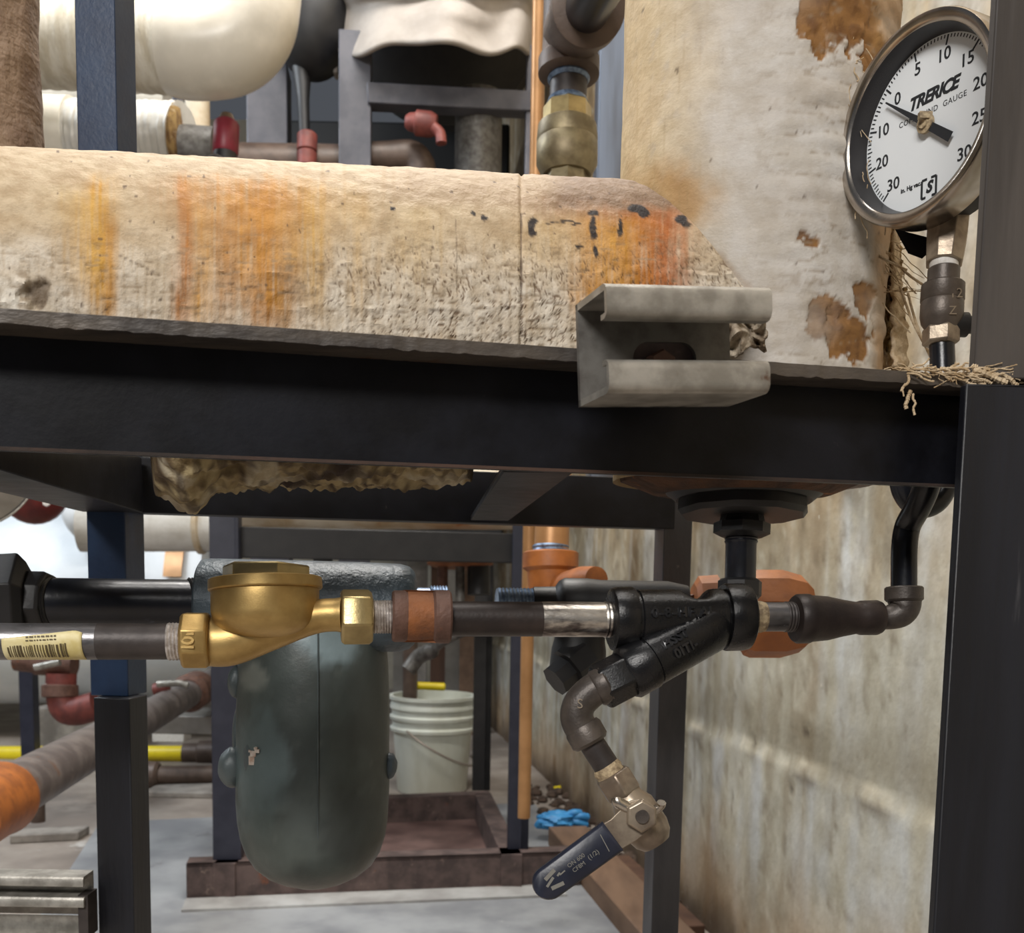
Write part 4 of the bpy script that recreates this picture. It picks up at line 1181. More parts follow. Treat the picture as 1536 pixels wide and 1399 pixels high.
bt = T('pipe_tee', 'black plugged iron tee behind the strainer', 'pipe fitting', P(880, 1040, .775))
build('run', rodx(798, 904, .77, 1030, 908, .775, [(798, 20), (800, 24), (832, 25), (838, 34), (846, 38), (880, 38), (900, 36), (1000, 36), (1030, 30)]), M['black_matte'], bt)
build('branch', rody(874, 900, .775, 866, 1005, .77, [(900, 36), (960, 38), (975, 41), (1000, 42), (1005, 38)]), M['black_matte'], bt)
build('plug', rod(878, 985, .765, 832, 1022, .755, [(0, 36), (.55, 36), (.56, 26), (1, 25)], seg=8), M['black_matte'], bt)

# ------------------------------------------------------------------ rusty orange run and brass union above
dO = 1.25
up_ = T('pipe_union', 'brass union on a nipple below the dark tee above the insulation', 'pipe fitting', P(850, 300, dO))
X0 = 851
build('nut', rody(X0, 186, dO, X0 - 1, 264, dO, [(186, 38), (190, 44), (210, 46), (214, 45), (216, 46), (246, 46), (258, 40), (264, 36)], seg=48), M['brass_old'], up_)
build('upper_hexagon', rody(X0, 158, dO, X0, 190, dO, [(158, 33), (161, 36), (190, 37)], seg=8), M['brass_mid'], up_)
build('tailpiece', rody(X0 - 1, 258, dO, X0 - 3, 330, dO, [(258, 34), (268, 33), (275, 35), (330, 34)], seg=8), M['brass_old'], up_)
o = T('pipe_nipple', 'dark nipple with pale blue thread sealant between tee and brass union', 'pipe fitting', P(853, 160, dO))
build('pipe', rody(854, 104, dO, 851, 166, dO, [(104, 28), (166, 28)]), M['pipe_dark'], o)
build('sealant', rody(853, 114, dO, 853, 124, dO, [(114, 30), (119, 32), (124, 29)]), M['blue_thread'], o)
build('sealant', rody(851, 150, dO, 851, 162, dO, [(150, 29), (156, 31.5), (162, 29)]), M['blue_thread'], o)
te = T('pipe_tee', 'dark bronze tee with black branch pipe above the brass union', 'pipe fitting', P(856, 115, dO))
build('body', rody(858, -120, dO, 853, 116, dO, [(-120, 40), (60, 40), (84, 41), (90, 46), (112, 46), (116, 40)], seg=40), M['brown_pipe'], te)
build('branch', rod(858, 52, dO, 884, 8, dO - .1, [(0, 46), (.75, 50), (.8, 54), (.98, 54), (1, 46)]), M['brown_pipe'], te)
build('branch_pipe', rod(878, 18, dO - .085, 930, -75, dO - .28, 36), M['black_pipe'], te)
ro = T('pipe_elbow', 'rusty orange pipe elbow under the rear beam left of the strainer', 'pipe fitting', P(826, 900, dO))
build('pipe', rody(836, 600, dO, 827, 826, dO, [(600, 26), (826, 26)]), M['copper'], ro)
build('thread', rody(826, 817, dO, 826, 832, dO, [(817, 26), (820, 28), (823, 26.5), (826, 28), (829, 26.5), (832, 28)]), M['blue_thread'], ro)
build('collar', rody(826, 828, dO, 826, 857, dO, [(828, 39), (830, 42), (852, 42), (857, 36)]), M['orange_paint'], ro)
build('body', rody(826, 852, dO, 826, 925, dO, [(852, 36), (900, 32), (925, 20)]), M['orange_paint'], ro)
build('branch', rod(835, 885, dO, 895, 868, dO - .1, [(0, 24), (.7, 24), (1, 18)]), M['orange_paint'], ro)
rb = T('pipe_union', 'rusty orange union behind the strainer and reducer', 'pipe fitting', P(1130, 985, .83))
dR = .83
build('nut', rodx(1040, 920, dR, 1214, 921, dR, [(1040, 46), (1046, 56), (1075, 58), (1080, 48), (1110, 50), (1116, 62), (1126, 66), (1172, 66), (1200, 58), (1212, 46), (1214, 36)], seg=10), M['orange_paint'], rb, sharp=25)
build('pipe', rodx(870, 914, 1.02, 1045, 920, dR, [(870, 26), (1045, 26)]), M['rust_brown'], rb)

# ------------------------------------------------------------------ copper pipe, blue duct
def zpipe(name, x, y0, y1, d, rpx, mat, lab=None, cat=None, seg=24):
    a, b = P(x, y1, d), None
    t = P(x, y0, d)
    mb = MB().lathe(V((a.x, a.y, a.z)), V((a.x, a.y, P(x, y0, d).z)), [(0, S(rpx, d)), (1, S(rpx, d))], seg)
    o = build(name, mb, mat)
    if lab: tag(o, lab, cat)
    return o
zpipe('copper_pipe', 786, -120, 1226, 2.2, 9.5, M['copper'], 'thin tan copper pipe running down in front of the skid post', 'pipe')
mb = MB(); vpost(mb, 897, 200, 2.0, S(40, 2.0), .12, .9, 2.6)
tag(build('metal_duct', mb, M['blue_steel'], bev=.004), 'blue grey streaked metal duct behind the brass union', 'duct')

# ------------------------------------------------------------------ rear skid
sk_ = T('pump_skid', 'black steel skid frame on rusty channel base behind the steam trap', 'frame', onfloor(540, 1350))
bl_, br_ = onfloor(280, 1352), onfloor(870, 1330)
sd = (br_ - bl_); sl_ = sd.length; sd.normalize(); sbk = V((-sd.y, sd.x, 0))
bl2 = bl_
BHt = .088
mb = MB(); mb.box(bl2, sd * sl_, sbk * .008, ZZ * BHt); mb.box(bl2 + ZZ * (BHt - .008), sd * sl_, sbk * .06, ZZ * .008)
build('base_channel', mb, M['rust_steel'], sk_)
mb = MB(); mb.box(onfloor(272, 1371) + ZZ * .004, (onfloor(850, 1347) - onfloor(272, 1371)), sbk * .085, ZZ * .006)
build('toe_plate', mb, M['toe'], sk_)
dp1 = depth(P(340, 1306, 2.36))
Zb = BHt
def spost(x, y, d, wpx, ztop, mat, yaw=.12, t=.008, z0=Zb):
    mb = MB(); vpost(mb, x, y, d, S(wpx, d), S(wpx, d), z0, ztop, yaw, t)
    return build('post', mb, mat, sk_, bev=.0015)
ztop = P(340, 786, 2.36).z
spost(316, 1000, 2.36, 42, P(340, 690, 2.36).z, M['skid_paint'])
spost(766, 1000, 2.50, 32, P(780, 690, 2.5).z, M['skid_paint'], .1, .02)
spost(711, 1000, 3.2, 27, P(720, 800, 3.2).z, M['black_matte'], .1, .02)
spost(470, 1000, 3.05, 27, P(470, 800, 3.05).z, M['black_matte'], .1, .02)
a, b = P(352, 836, 2.38), P(770, 838, 2.50); b.z = a.z
build('top_beam', beam_between(a, b, .05, S(46, 2.4)), M['black_matte'], sk_, bev=.002)
# side and rear base channels and tray
rr0, rr1 = P(752, 1295, 2.50), P(712, 1215, 3.2)
rr0.z = rr1.z = 0.0
build('base_channel', MB().loft([rr0, rr0 + V((.05, 0, 0)), rr0 + V((.05, 0, BHt)), rr0 + V((0, 0, BHt))], [rr1, rr1 + V((.05, 0, 0)), rr1 + V((.05, 0, BHt)), rr1 + V((0, 0, BHt))]), M['rust_steel'], sk_)
ll0, ll1 = P(352, 1300, 2.38), P(470, 1205, 3.05)
ll0.z = ll1.z = 0
build('base_channel', MB().loft([ll0, ll0 - V((.05, 0, 0)), ll0 + V((-.05, 0, BHt)), ll0 + V((0, 0, BHt))], [ll1, ll1 - V((.05, 0, 0)), ll1 + V((-.05, 0, BHt)), ll1 + V((0, 0, BHt))]), M['rust_steel'], sk_)
build('base_channel', MB().loft([ll1, ll1 + sbk * .05, ll1 + sbk * .05 + ZZ * BHt, ll1 + ZZ * BHt], [rr1 + V((.05, 0, 0)), rr1 + V((.05, 0, 0)) + sbk * .05, rr1 + V((.05, 0, BHt)) + sbk * .05, rr1 + V((.05, 0, BHt))]), M['rust_steel'], sk_)
M['tray'] = mk('tray', c(116, 92, 86), c(84, 64, 60), 8, .5, 0, .1, 90, spots=[(c(160, 148, 142), 12, .64, .76)])
zt_ = V((0, 0, .012))
bl3 = bl2 + sbk * .06
mb = MB().hexa([bl3, rr0 + zt_ * 0, rr1, ll1, bl3 + zt_, rr0 + zt_, rr1 + zt_, ll1 + zt_])
build('drip_tray', mb, M['tray'], sk_, smooth=False)
# insulated pipe on the skid
mb = MB().lathe(P(330, 735, 2.62), P(790, 740, 2.74), [(i / 30, S(56, 2.65) * 1.0) for i in range(31)], 40, True, 0, None, lambda t, a, r: r * (1 + .015 * noise.noise(V((t * 9, math.cos(a) * 2, math.sin(a) * 2)))))
M['jacket_far'] = mk('jacket_far', c(206, 196, 176), c(172, 150, 116), 9, .7, 0, .3, 90, spots=[(c(164, 112, 60), 7, .6, .7)])
tag(build('insulated_pipe', mb, M['jacket_far']), 'stained white insulated pipe lying on the rear skid beam', 'pipe')
dl_ = T('drip_flange', 'rusty flange with black stub hanging under the rear skid beam', 'pipe fitting', P(700, 900, 2.7))
build('flange', rody(690, 836, 2.7, 690, 850, 2.7, [(836, 30), (838, 48), (846, 50), (850, 40)], seg=32), M['rust_orange'], dl_)
build('stub', rody(718, 846, 2.7, 718, 892, 2.7, [(846, 17), (892, 17)]), M['black_matte'], dl_)
build('bolt', rody(690, 846, 2.7, 690, 905, 2.7, [(846, 7), (905, 7)]), M['galv_dark'], dl_)
build('bolt', rody(664, 846, 2.7, 664, 880, 2.7, [(846, 8), (880, 8)]), M['rust_brown'], dl_)
# valve and fittings seen below the coupling
o = build('drain_valve', MB().tube(smooth_path([P(612, 1005, 3.0), P(628, 985, 3.0), P(648, 975, 2.95), P(668, 960, 2.9), P(700, 945, 2.9)], 5), [S(12, 3.0)] * 11 + [S(7, 3)] * 10, 14), M['galv_dark'])
tag(o, 'small grey drain cock behind the coupling above the bucket', 'valve')
zpipe('tool_handle', 614, 960, 1176, depth(onfloor(648, 1184)), 11, M['brown_pipe'], 'dark tool handle standing in the white bucket', 'tool')

# ------------------------------------------------------------------ bucket
bk = T('bucket', 'white plastic bucket with ribbed rim and wire handle', 'bucket', onfloor(648, 1190))
bo_ = onfloor(648, 1184)
db = depth(bo_)
rb_, rt_ = S(52, db), S(61.5, db)
zt2 = P(650, 1040, db).z
hgt = zt2
prof = [(0, 0), (0, rb_ * .96), (.02, rb_), (.62, rb_ + (rt_ - rb_) * .62), (.64, rt_ * 1.02), (.67, rt_ * 1.03), (.69, rt_ * .97), (.75, rt_ * .98), (.76, rt_ * 1.03), (.79, rt_ * 1.04), (.81, rt_ * .98), (.86, rt_ * .99), (.87, rt_ * 1.03), (.90, rt_ * 1.03), (.92, rt_), (.96, rt_), (.965, rt_ * 1.05), (1.0, rt_ * 1.05), (1.0, rt_ * .97), (.9, rt_ * .95), (.1, rb_ * .95), (.03, 0)]
bbase = V((bo_.x, bo_.y, 0)); btopv = V((bo_.x, bo_.y, hgt))
build('shell', MB().lathe(bbase, btopv, prof, 64, caps=False), M['bucket'], bk)
hnd = []
for i in range(13):
    t = i / 12
    an = math.radians(-120 + 150 * t)
    hnd.append(V((bo_.x + rt_ * 1.07 * math.cos(an) , bo_.y + rt_ * 1.07 * math.sin(an), hgt * (.70 - .42 * math.sin(PI * min(1, t * .62 + .02))))))
build('wire_handle', MB().tube(hnd, .004, 8), M['wire'], bk)
o = build('yellow_tool', MB().lathe(P(622, 1028, db), P(668, 1030, db), [(0, S(4, db)), (.05, S(6, db)), (.95, S(6, db)), (1, S(4, db))], 12), M['yellow'])
tag(o, 'yellow handled tool lying across the white bucket', 'tool')

# boards leaning on the back wall above the bucket
for i, (xa, xb, ya, yb, dd, mt) in enumerate(((612, 640, 930, 1100, 5.0, 'block'), (646, 668, 930, 1100, 5.0, 'wood_dark'), (668, 690, 925, 1100, 5.0, 'alu'), (690, 716, 920, 1110, 4.9, 'wood'), (590, 610, 930, 1100, 5.1, 'alu'))):
    p = P(xa, ya, dd); 
    mb = MB(); vpost(mb, xa, ya, dd, S(xb - xa, dd), .03, 0, P(xa, ya - 150, dd).z)
    tag(build('board', mb, M[mt]), ['grey board leaning behind the white bucket', 'dark brown board leaning behind the white bucket', 'pale metal strip between two boards behind the bucket', 'tan wooden board behind the bucket beside the skid post', 'pale metal strip left of the boards behind the bucket'][i], 'board', 'boards against the back wall')

# ------------------------------------------------------------------ timbers, glove, debris by the wall
def timber(name, x0, y0, x1, y1, wd_, ht, mat, lab):
    a, b = onfloor(x0, y0), onfloor(x1, y1)
    d = (b - a).normalized(); s_ = V((d.y, -d.x, 0))
    if s_.x < 0: s_ = -s_
    mb = MB().loft([a, a + s_ * wd_, a + s_ * wd_ + ZZ * ht, a + ZZ * ht], [b, b + s_ * wd_, b + s_ * wd_ + ZZ * ht, b + ZZ * ht])
    tag(build(name, mb, M[mat], bev=.003), lab, 'timber', 'timbers along the wall')
timber('timber', 822, 1268, 985, 1470, .11, .055, 'wood', 'brown timber lying on the floor along the concrete wall')
timber('timber', 905, 1300, 1010, 1410, .07, .03, 'wood_dark', 'thin dark timber between the brown timber and the wall')
gl_ = T('glove', 'crumpled blue rubber glove on the end of the brown timber', 'glove', onfloor(840, 1240) + V((0, 0, .05)))
gb = P(838, 1228, depth(onfloor(838, 1262)))
def blob(ctr, rx, ry, rz, sd_): return MB().ball(ctr, rx, ry, rz, rf=lambda d: 1 + .35 * noise.noise(d * 2.2 + V((sd_, 0, 0))) + .12 * noise.noise(d * 6 + V((0, sd_, 0))), nu=32, nv=20)
dg_ = depth(gb)
build('palm', blob(P(835, 1230, dg_), S(30, dg_), S(22, dg_), S(13, dg_), 1.5), M['glove'], gl_)
for i, (x_, y_, x2, y2) in enumerate(((855, 1228, 884, 1226), (850, 1233, 882, 1238), (815, 1232, 806, 1240), (822, 1224, 812, 1230), (850, 1224, 872, 1220))):
    build('finger', MB().tube(smooth_path([P(x_, y_, dg_), P((x_ + x2) / 2, (y_ + y2) / 2 - 3, dg_ - .01), P(x2, y2, dg_)], 4), [S(6, dg_)] * 8 + [S(3, dg_)], 10), M['glove'], gl_)
o = build('yellow_scrap', MB().cbox(onfloor(838, 1188) + V((0, 0, .012)), .035, .02, .02, Matrix.Rotation(.6, 3, 'Z')), M['yellow'], bev=.004)
tag(o, 'small yellow scrap on the dirt by the wall', 'scrap')
mb = MB(); random.seed(3)
for i in range(260):
    t = random.random()
    q = onfloor(800 + 75 * random.random() + t * 190, 1178 + t * 215)
    r = random.uniform(.004, .022)
    mb.ball(V((q.x + random.uniform(-.10, .0), q.y, r * .4)), r, r * random.uniform(.6, 1.3), r * .7, nu=6, nv=4)
tag(build('dirt', mb, M['dirt'], smooth=False), 'dark dirt and crumbs along the foot of the wall', 'dirt', None, 'stuff')

# ------------------------------------------------------------------ upper background
wp = T('insulated_pipe', 'fat white insulated pipe with smooth elbow turning up at the upper left', 'pipe', P(250, 140, 2.2))
dW = 2.2
build('jacket', rodx(-90, 60, 2.3, 262, 72, dW, [(-90 + i * 7.04, 61 + .8 * math.sin(i * 1.9)) for i in range(51)], seg=48), M['jacket_white'], wp)
pe = smooth_path([P(250, 71, dW), P(300, 74, dW), P(345, 66, dW), P(373, 38, dW), P(382, -5, dW), P(384, -60, dW), P(385, -140, dW)], 8)
build('elbow', MB().tube(pe, [S(64 + 4 * sm(0, .1, i / len(pe)) , dW) for i in range(len(pe))], 48), M['vinyl_white'], wp)
lw = T('insulated_pipe', 'lower white insulated pipe with ragged end beside the red valve', 'pipe', P(200, 262, 2.45))
build('jacket', rodx(108, 206, 2.5, 274, 212, 2.45, [(108 + i * 3.32, 52 + 1.2 * math.sin(i * 2.3)) for i in range(51)], seg=48, rf=lambda t, a, r: r * (1 + .04 * noise.noise(V((t * 20, math.cos(a) * 4, math.sin(a) * 4))))), M['jacket_gray'], lw)
build('smooth_cover', rodx(-80, 200, 2.5, 112, 206, 2.5, [(-80, 56), (112, 56)], seg=48), M['vinyl_white'], lw)
build('bare_flange', rodx(268, 226, 2.45, 325, 228, 2.45, [(268, 34), (280, 36), (300, 35), (325, 34)], seg=32), M['galv_dark'], lw)
build('fibre_end', rodx(262, 212, 2.45, 276, 212, 2.45, [(262, 48), (270, 52), (276, 44)], seg=40, rf=lambda t, a, r: r * (1 + .06 * noise.noise(V((t * 5, math.cos(a) * 7, math.sin(a) * 7))))), M['fiberglass'], lw)
zpipe('vertical_pipe', 294, 60, 240, 2.9, 21, M['jacket_far'], 'pale stained vertical pipe behind the white elbow', 'pipe')
# high pale things glimpsed between the pipes
mb = MB().lathe(P(-60, 128, 3.2), P(255, 150, 3.2), [(0, S(34, 3.2)), (1, S(34, 3.2))], 32)
tag(build('pale_pipe', mb, M['vinyl_white']), 'pale pipe glimpsed between the two white insulated pipes', 'pipe')
uf = T('equipment_frame', 'tall grey painted steel frame under the cloth covered vessel', 'frame', onfloor(600, 1260))
dU = 2.9
def upost(x, y, wpx, ytop, mat, d=dU, z0=0):
    mb = MB(); vpost(mb, x, y, d, S(wpx, d), S(wpx, d), z0, P(x, ytop, d).z, .1)
    build('post', mb, mat, uf, bev=.003)
upost(508, 150, 48, 48, M['gray_paint'])
upost(789, 150, 14, 70, M['gray_paint'], 3.0)
upost(370, 200, 60, 95, M['gray_paint'], 3.05)
upost(258, 140, 16, 80, M['skid_paint'], 2.8, P(262, 282, 2.8).z)
a, b = P(552, 154, dU), P(797, 166, 3.0)
build('crossbar', beam_between(a, b, .06, S(30, dU)), M['gray_paint'], uf, bev=.003)
a, b = P(262, 276, 2.75), P(520, 281, 2.85)
build('crossbar', beam_between(a, b, .05, S(11, 2.8)), M['black_matte'], uf, bev=.002)
vs_ = T('vessel', 'black vessel wrapped in a pale insulating cloth cover', 'vessel', P(670, 150, 3.4))
build('body', MB().lathe(P(670, 30, 3.15), P(660, 30, 4.0), [(0, S(10, 3.4)), (.02, S(95, 3.4)), (.08, S(132, 3.4)), (.2, S(146, 3.4)), (1, S(150, 3.4))], 48), M['black_matte'], vs_)
def cloth(u, v):
    # u left-right, v top to hem
    ang = PI * (1.08 - 1.16 * u)
    hem = 100 - 36 * math.sin(PI * u) - 6 * math.sin(u * 17) + 4 * math.sin(u * 31)
    x = 650 + 150 * math.cos(ang)
    y = -140 + (hem + 140) * v + (20 * sm(.75, 1, v) if u > .9 or u < .1 else 0)
    bulge = math.sin(PI * u)
    wrn = .02 * math.sin(u * 26 + v * 3) * sm(.3, 1, v) + .03 * noise.noise(V((u * 5, v * 5, 1))) + .05 * math.exp(-((v - .55 - .15 * abs(u - .5)) / .06) ** 2) * -1
    dd = 3.12 - .35 * bulge * (.5 + .5 * v) + wrn
    return P(x, y, dd)
mb = MB().grid(70, 50, cloth)
o = build('cloth_cover', mb, M['cloth'], vs_)
sm_ = o.modifiers.new('thickness', 'SOLIDIFY'); sm_.thickness = .012
o['label'] = 'pale cloth insulation cover with sagging hem'
mb = MB().ball(P(470, 30, 3.0), S(62, 3), S(60, 3), S(85, 3), nu=32, nv=20)
mb.add(*(lambda q: (q.v, q.f))(MB().tube([P(452, 90, 3.0), P(455, 150, 3.0), P(457, 205, 3.0)], [S(16, 3), S(9, 3), S(8, 3)], 14)))
tag(build('pump_motor', mb, M['black_matte']), 'black pump motor body between white elbow and cloth cover', 'pump')
r1 = T('relief_valve', 'dark red relief valve with pull ring beside the lower white pipe', 'valve', P(338, 250, 2.3))
build('bonnet', rody(340, 180, 2.3, 338, 232, 2.3, [(180, 12), (184, 17), (188, 19), (228, 19), (232, 16)]), M['red_paint'], r1)
build('cap', rody(340, 172, 2.3, 340, 184, 2.3, [(172, 9), (184, 14)]), M['steel_dull'], r1)
build('body', rody(338, 230, 2.3, 337, 275, 2.3, [(230, 17), (255, 19), (275, 17)]), M['black_matte'], r1)
build('pull_ring', MB().torus(P(320, 252, 2.22), FW + RT * .3, S(18, 2.22), S(3, 2.22)), M['galv_dark'], r1)
r2 = T('relief_valve', 'small brown red relief valve left of the grey post', 'valve', P(460, 266, 2.92))
build('bonnet', rody(461, 200, 2.92, 460, 250, 2.92, [(200, 12), (203, 15), (226, 15), (228, 13), (230, 15), (250, 14)]), M['red_brown'], r2)
build('outlet', rody(460, 248, 2.92, 460, 275, 2.92, [(248, 9), (275, 9)]), M['brass_old'], r2)
mb = MB().lathe(P(275, 243, 2.95), P(520, 247, 3.0), [(0, S(28, 2.95)), (1, S(28, 2.95))], 32)
tag(build('dark_pipe', mb, M['brown_pipe']), 'dark brown horizontal pipe behind both red valves', 'pipe')
r3 = T('pipe_elbow', 'brown elbow with dark red fitting on top beneath the cloth cover', 'pipe fitting', P(640, 275, 2.9))
pe = smooth_path([P(520, 240, 3.0), P(580, 238, 3.0), P(615, 236, 3.0), P(628, 248, 3.0), P(632, 270, 3.0), P(633, 320, 3.0)], 6)
build('body', MB().tube(pe, S(24, 3), 28), M['brown_pipe'], r3)
build('fitting', rod(608, 182, 2.9, 655, 188, 2.9, [(0, 8), (.1, 12), (.3, 14), (.35, 18), (.8, 18), (1, 14)]), M['red_brown'], r3)
build('lever', MB().tube(smooth_path([P(650, 190, 2.88), P(660, 200, 2.88), P(662, 215, 2.88)], 4), S(8, 2.9), 12), M['red_brown'], r3)
zpipe('white_pipe', 716, 150, 320, 3.1, 35, M['galv_dark'], 'grey white vertical pipe below the grey crossbar', 'pipe')
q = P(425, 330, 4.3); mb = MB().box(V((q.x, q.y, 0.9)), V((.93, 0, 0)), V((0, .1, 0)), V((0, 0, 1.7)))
tag(build('dark_backdrop', mb, M['black_void'], bev=.01), 'dark cabinet added to blacken the gap behind the vessel', 'backdrop')  # black panel added to stand in for the darkness between the equipment
# light tube glimpsed and wall behind handled by the room

# ------------------------------------------------------------------ left middle background
tk = T('storage_tank', 'large white horizontal storage tank at the left back', 'tank', P(100, 1050, 4.6))
dK = 4.6
build('shell', rodx(-420, 905, dK, 352, 905, dK + .2, [(-420, 100), (-400, 150), (330, 150), (350, 110)], seg=72), M['tank_white'], tk)
mb = MB()
c0 = P(306, 905, dK + .165)
mb.grid(4, 24, lambda u, v: c0 + RT * S(26 * (u - .5), dK) + (UP * math.cos(.2 + 1.2 * v) - FW * math.sin(.2 + 1.2 * v)) * S(151.5, dK + .1))
build('stain_strap', mb, M['copper'], tk)['label'] = 'tan rust stained strap'
aj = T('jacketed_pipe', 'grey aluminium jacketed pipe end behind the left side beam', 'pipe', P(-40, 780, 1.7))
build('jacket', MB().lathe(P(-62, 676, 1.7), P(-150, 680, 2.1), [(0, S(112, 1.7)), (.03, S(118, 1.7)), (1, S(118, 1.7))], 60), M['alu'], aj)
build('end_rim', MB().torus(P(-62, 676, 1.7), P(-62, 676, 1.7) - P(-150, 680, 2.1), S(116, 1.7), S(1.6, 1.7), 60), M['galv'], aj)
build('seam', MB().tube([P(-140, 742, 1.69), P(48, 718, 1.69)], S(1.3, 1.7), 8), M['galv'], aj)
o = T('pump', 'dark red pump housing with a bolt behind the aluminium jacket', 'pump', P(55, 790, 3.4))
build('housing', MB().ball(P(50, 730, 3.4), S(52, 3.4), S(50, 3.4), S(56, 3.4)), M['red_dark'], o)
build('bolt_head', MB().lathe(P(70, 754, 3.28), P(69, 754, 3.2), [(0, S(6, 3.2)), (1, S(5, 3.2))], 6), M['tape'], o)
pe = smooth_path([P(112, 690, 4.2), P(114, 740, 4.2), P(122, 775, 4.2), P(145, 796, 4.3), P(190, 810, 4.5)], 6)
tag(build('pale_elbow', MB().tube(pe, S(26, 4.2), 28), M['tank_white']), 'pale blue white pipe elbow left of the rear left post', 'pipe')
o = T('insulated_pipe', 'grey white insulated pipe with ribbed collar under the rear beam', 'pipe', P(250, 830, 2.9))
build('jacket', rodx(120, 793, 2.9, 330, 793, 2.95, [(120, 34), (330, 34)], seg=40), M['jacket_gray'], o)
build('collar', rodx(296, 793, 2.94, 306, 793, 2.94, [(296, 35), (298, 38), (304, 38), (306, 35)], seg=40), M['jacket_far'], o)

# ------------------------------------------------------------------ lower left background
dg = T('steel_pipe', 'grey diagonal steel pipe rising to the back beneath the tank', 'pipe', P(150, 1150, 2.0))
a, b = P(-50, 1225, 1.42), P(330, 1014, 4.2)
rp = S(45, 1.5)
build('pipe', MB().lathe(a, b, [(0, rp), (1, rp)], 40), M['gray_pipe'], dg)
d1 = (b - a).normalized()
a2 = P(30, 1182, 1.6)
ptf = lambda x: a + (b - a) * x
tq = .035
build('coupling', MB().lathe(ptf(-.01), ptf(.052), [(0, rp * 1.22), (.8, rp * 1.22), (.92, rp * 1.30), (1, rp * 1.26), (1, rp)], 44), M['orange_paint'], dg)['label'] = 'rusty orange grooved coupling'
vt = T('gate_valve', 'rusty valve with small steel lever on the diagonal grey pipe', 'valve', P(260, 1060, 3.1))
pv = P(262, 1046, 3.05)
build('body', MB().lathe(ptf(.70), ptf(.78), [(0, rp * 1.1), (.1, rp * 1.45), (.5, rp * 1.1), (.9, rp * 1.45), (1, rp * 1.1)], 28), M['rust_brown'], vt)
build('bonnet', MB().lathe(P(252, 1032, 3.0), P(232, 1036, 3.0), [(0, S(13, 3)), (1, S(11, 3))], 16), M['red_brown'], vt)
build('lever', MB().tube([P(236, 1026, 2.95), P(268, 1024, 2.95), P(282, 1028, 2.95)], S(5, 3), 10), M['galv'], vt)
yp = MB().lathe(P(-120, 1131, 4.15), P(278, 1130, 4.15), [(0, S(12, 4.15)), (.995, S(12, 4.15)), (1, S(10, 4.15))], 24)
tag(build('gas_pipe', yp, M['yellow']), 'bright yellow pipe lying along the floor at the left', 'pipe')
mb = MB().lathe(P(276, 1130, 4.15), P(330, 1130, 4.15), [(0, S(16, 4.15)), (.4, S(16, 4.15)), (.45, S(20, 4.15)), (1, S(20, 4.15))], 24)
tag(build('pipe_coupling', mb, M['brown_pipe']), 'brown coupling at the end of the yellow pipe', 'pipe fitting')
q = onfloor(40, 1152); db2 = depth(q)
mb = MB(); vpost(mb, 30, 1100, db2, S(21, db2), S(21, db2), 0, P(30, 960, db2).z)
tag(build('pipe_stand', mb, M['skid_paint'], bev=.003), 'thin dark upright stand in front of the yellow pipe', 'stand')
rf_ = T('pipe_elbow', 'rusty brown elbow and union hanging at the left below the labelled pipe', 'pipe fitting', P(100, 1085, 3.3))
dd_ = 3.3
pe = smooth_path([P(92, 1010, dd_), P(92, 1040, dd_), P(98, 1062, dd_), P(116, 1066, dd_), P(145, 1058, dd_)], 6)
build('body', MB().tube(pe, S(22, dd_), 24), M['red_brown'], rf_)
build('collar', rody(90, 1026, dd_, 90, 1046, dd_, [(1026, 22), (1028, 26), (1044, 26), (1046, 22)]), M['rust_brown'], rf_)
build('white_ring', rody(90, 1020, dd_, 90, 1030, dd_, [(1020, 17), (1025, 21), (1030, 18)]), M['tape'], rf_)
build('tee', rodx(24, 990, dd_, 112, 996, dd_, [(24, 16), (50, 17), (54, 20), (80, 20), (112, 18)]), M['rust_brown'], rf_)
build('lever', MB().tube([P(52, 1001, dd_ - .12), P(90, 993, dd_ - .12)], S(5, dd_), 10), M['galv'], rf_)
mb = MB(); q = onfloor(55, 1128)
mb.box(q, V((.34, 0, 0)), V((0, .3, 0)), V((0, 0, .19)))
tag(build('concrete_block', mb, M['block'], bev=.012), 'rough grey concrete block behind the yellow pipe', 'block')
mb = MB(); q = P(196, 1100, 3.7); mb.box(q, V((S(130, 3.7), 0, 0)), V((0, .25, 0)), V((0, 0, S(28, 3.7)))); mb.box(V((q.x + S(122, 3.7), q.y, 0)), V((.03, 0, 0)), V((0, .25, 0)), V((0, 0, q.z)))
tag(build('metal_box', mb, M['alu'], bev=.004), 'pale grey metal channel beside the blue skid post', 'channel')
mb = MB(); mb.box(P(228, 1113, 4.3), V((S(48, 4.3), 0, 0)), V((0, .1, 0)), V((0, 0, S(14, 4.3))))
tag(build('white_board', mb, M['tape'], bev=.004), 'small white board above the yellow pipe', 'board')
mb = MB().lathe(P(232, 1162, 3.6), P(420, 1162, 3.7), [(0, S(14, 3.6)), (1, S(14, 3.6))], 24)
mb.lathe(P(218, 1162, 3.6), P(240, 1162, 3.6), [(0, S(14, 3.6)), (.2, S(20, 3.6)), (.8, S(20, 3.6)), (1, S(16, 3.6))], 24)
tag(build('floor_pipe', mb, M['brown_pipe']), 'brown grey pipe lying on the floor below the yellow pipe', 'pipe')
mb = MB(); q = onfloor(215, 1196); mb.box(q, V((S(190, depth(q)), 0, 0)), V((0, .2, 0)), V((0, 0, .02)))
tag(build('floor_curb', mb, M['block'], bev=.004), 'low concrete curb beneath the brown floor pipe', 'curb')
q = onfloor(14, 1266); mb = MB(); mb.box(q, V((S(92, depth(q)), .05, 0)), V((0, .08, 0)), V((0, 0, .025)))
tag(build('wood_block', mb, M['block'], bev=.004), 'flat wooden block under the diagonal pipe', 'block')
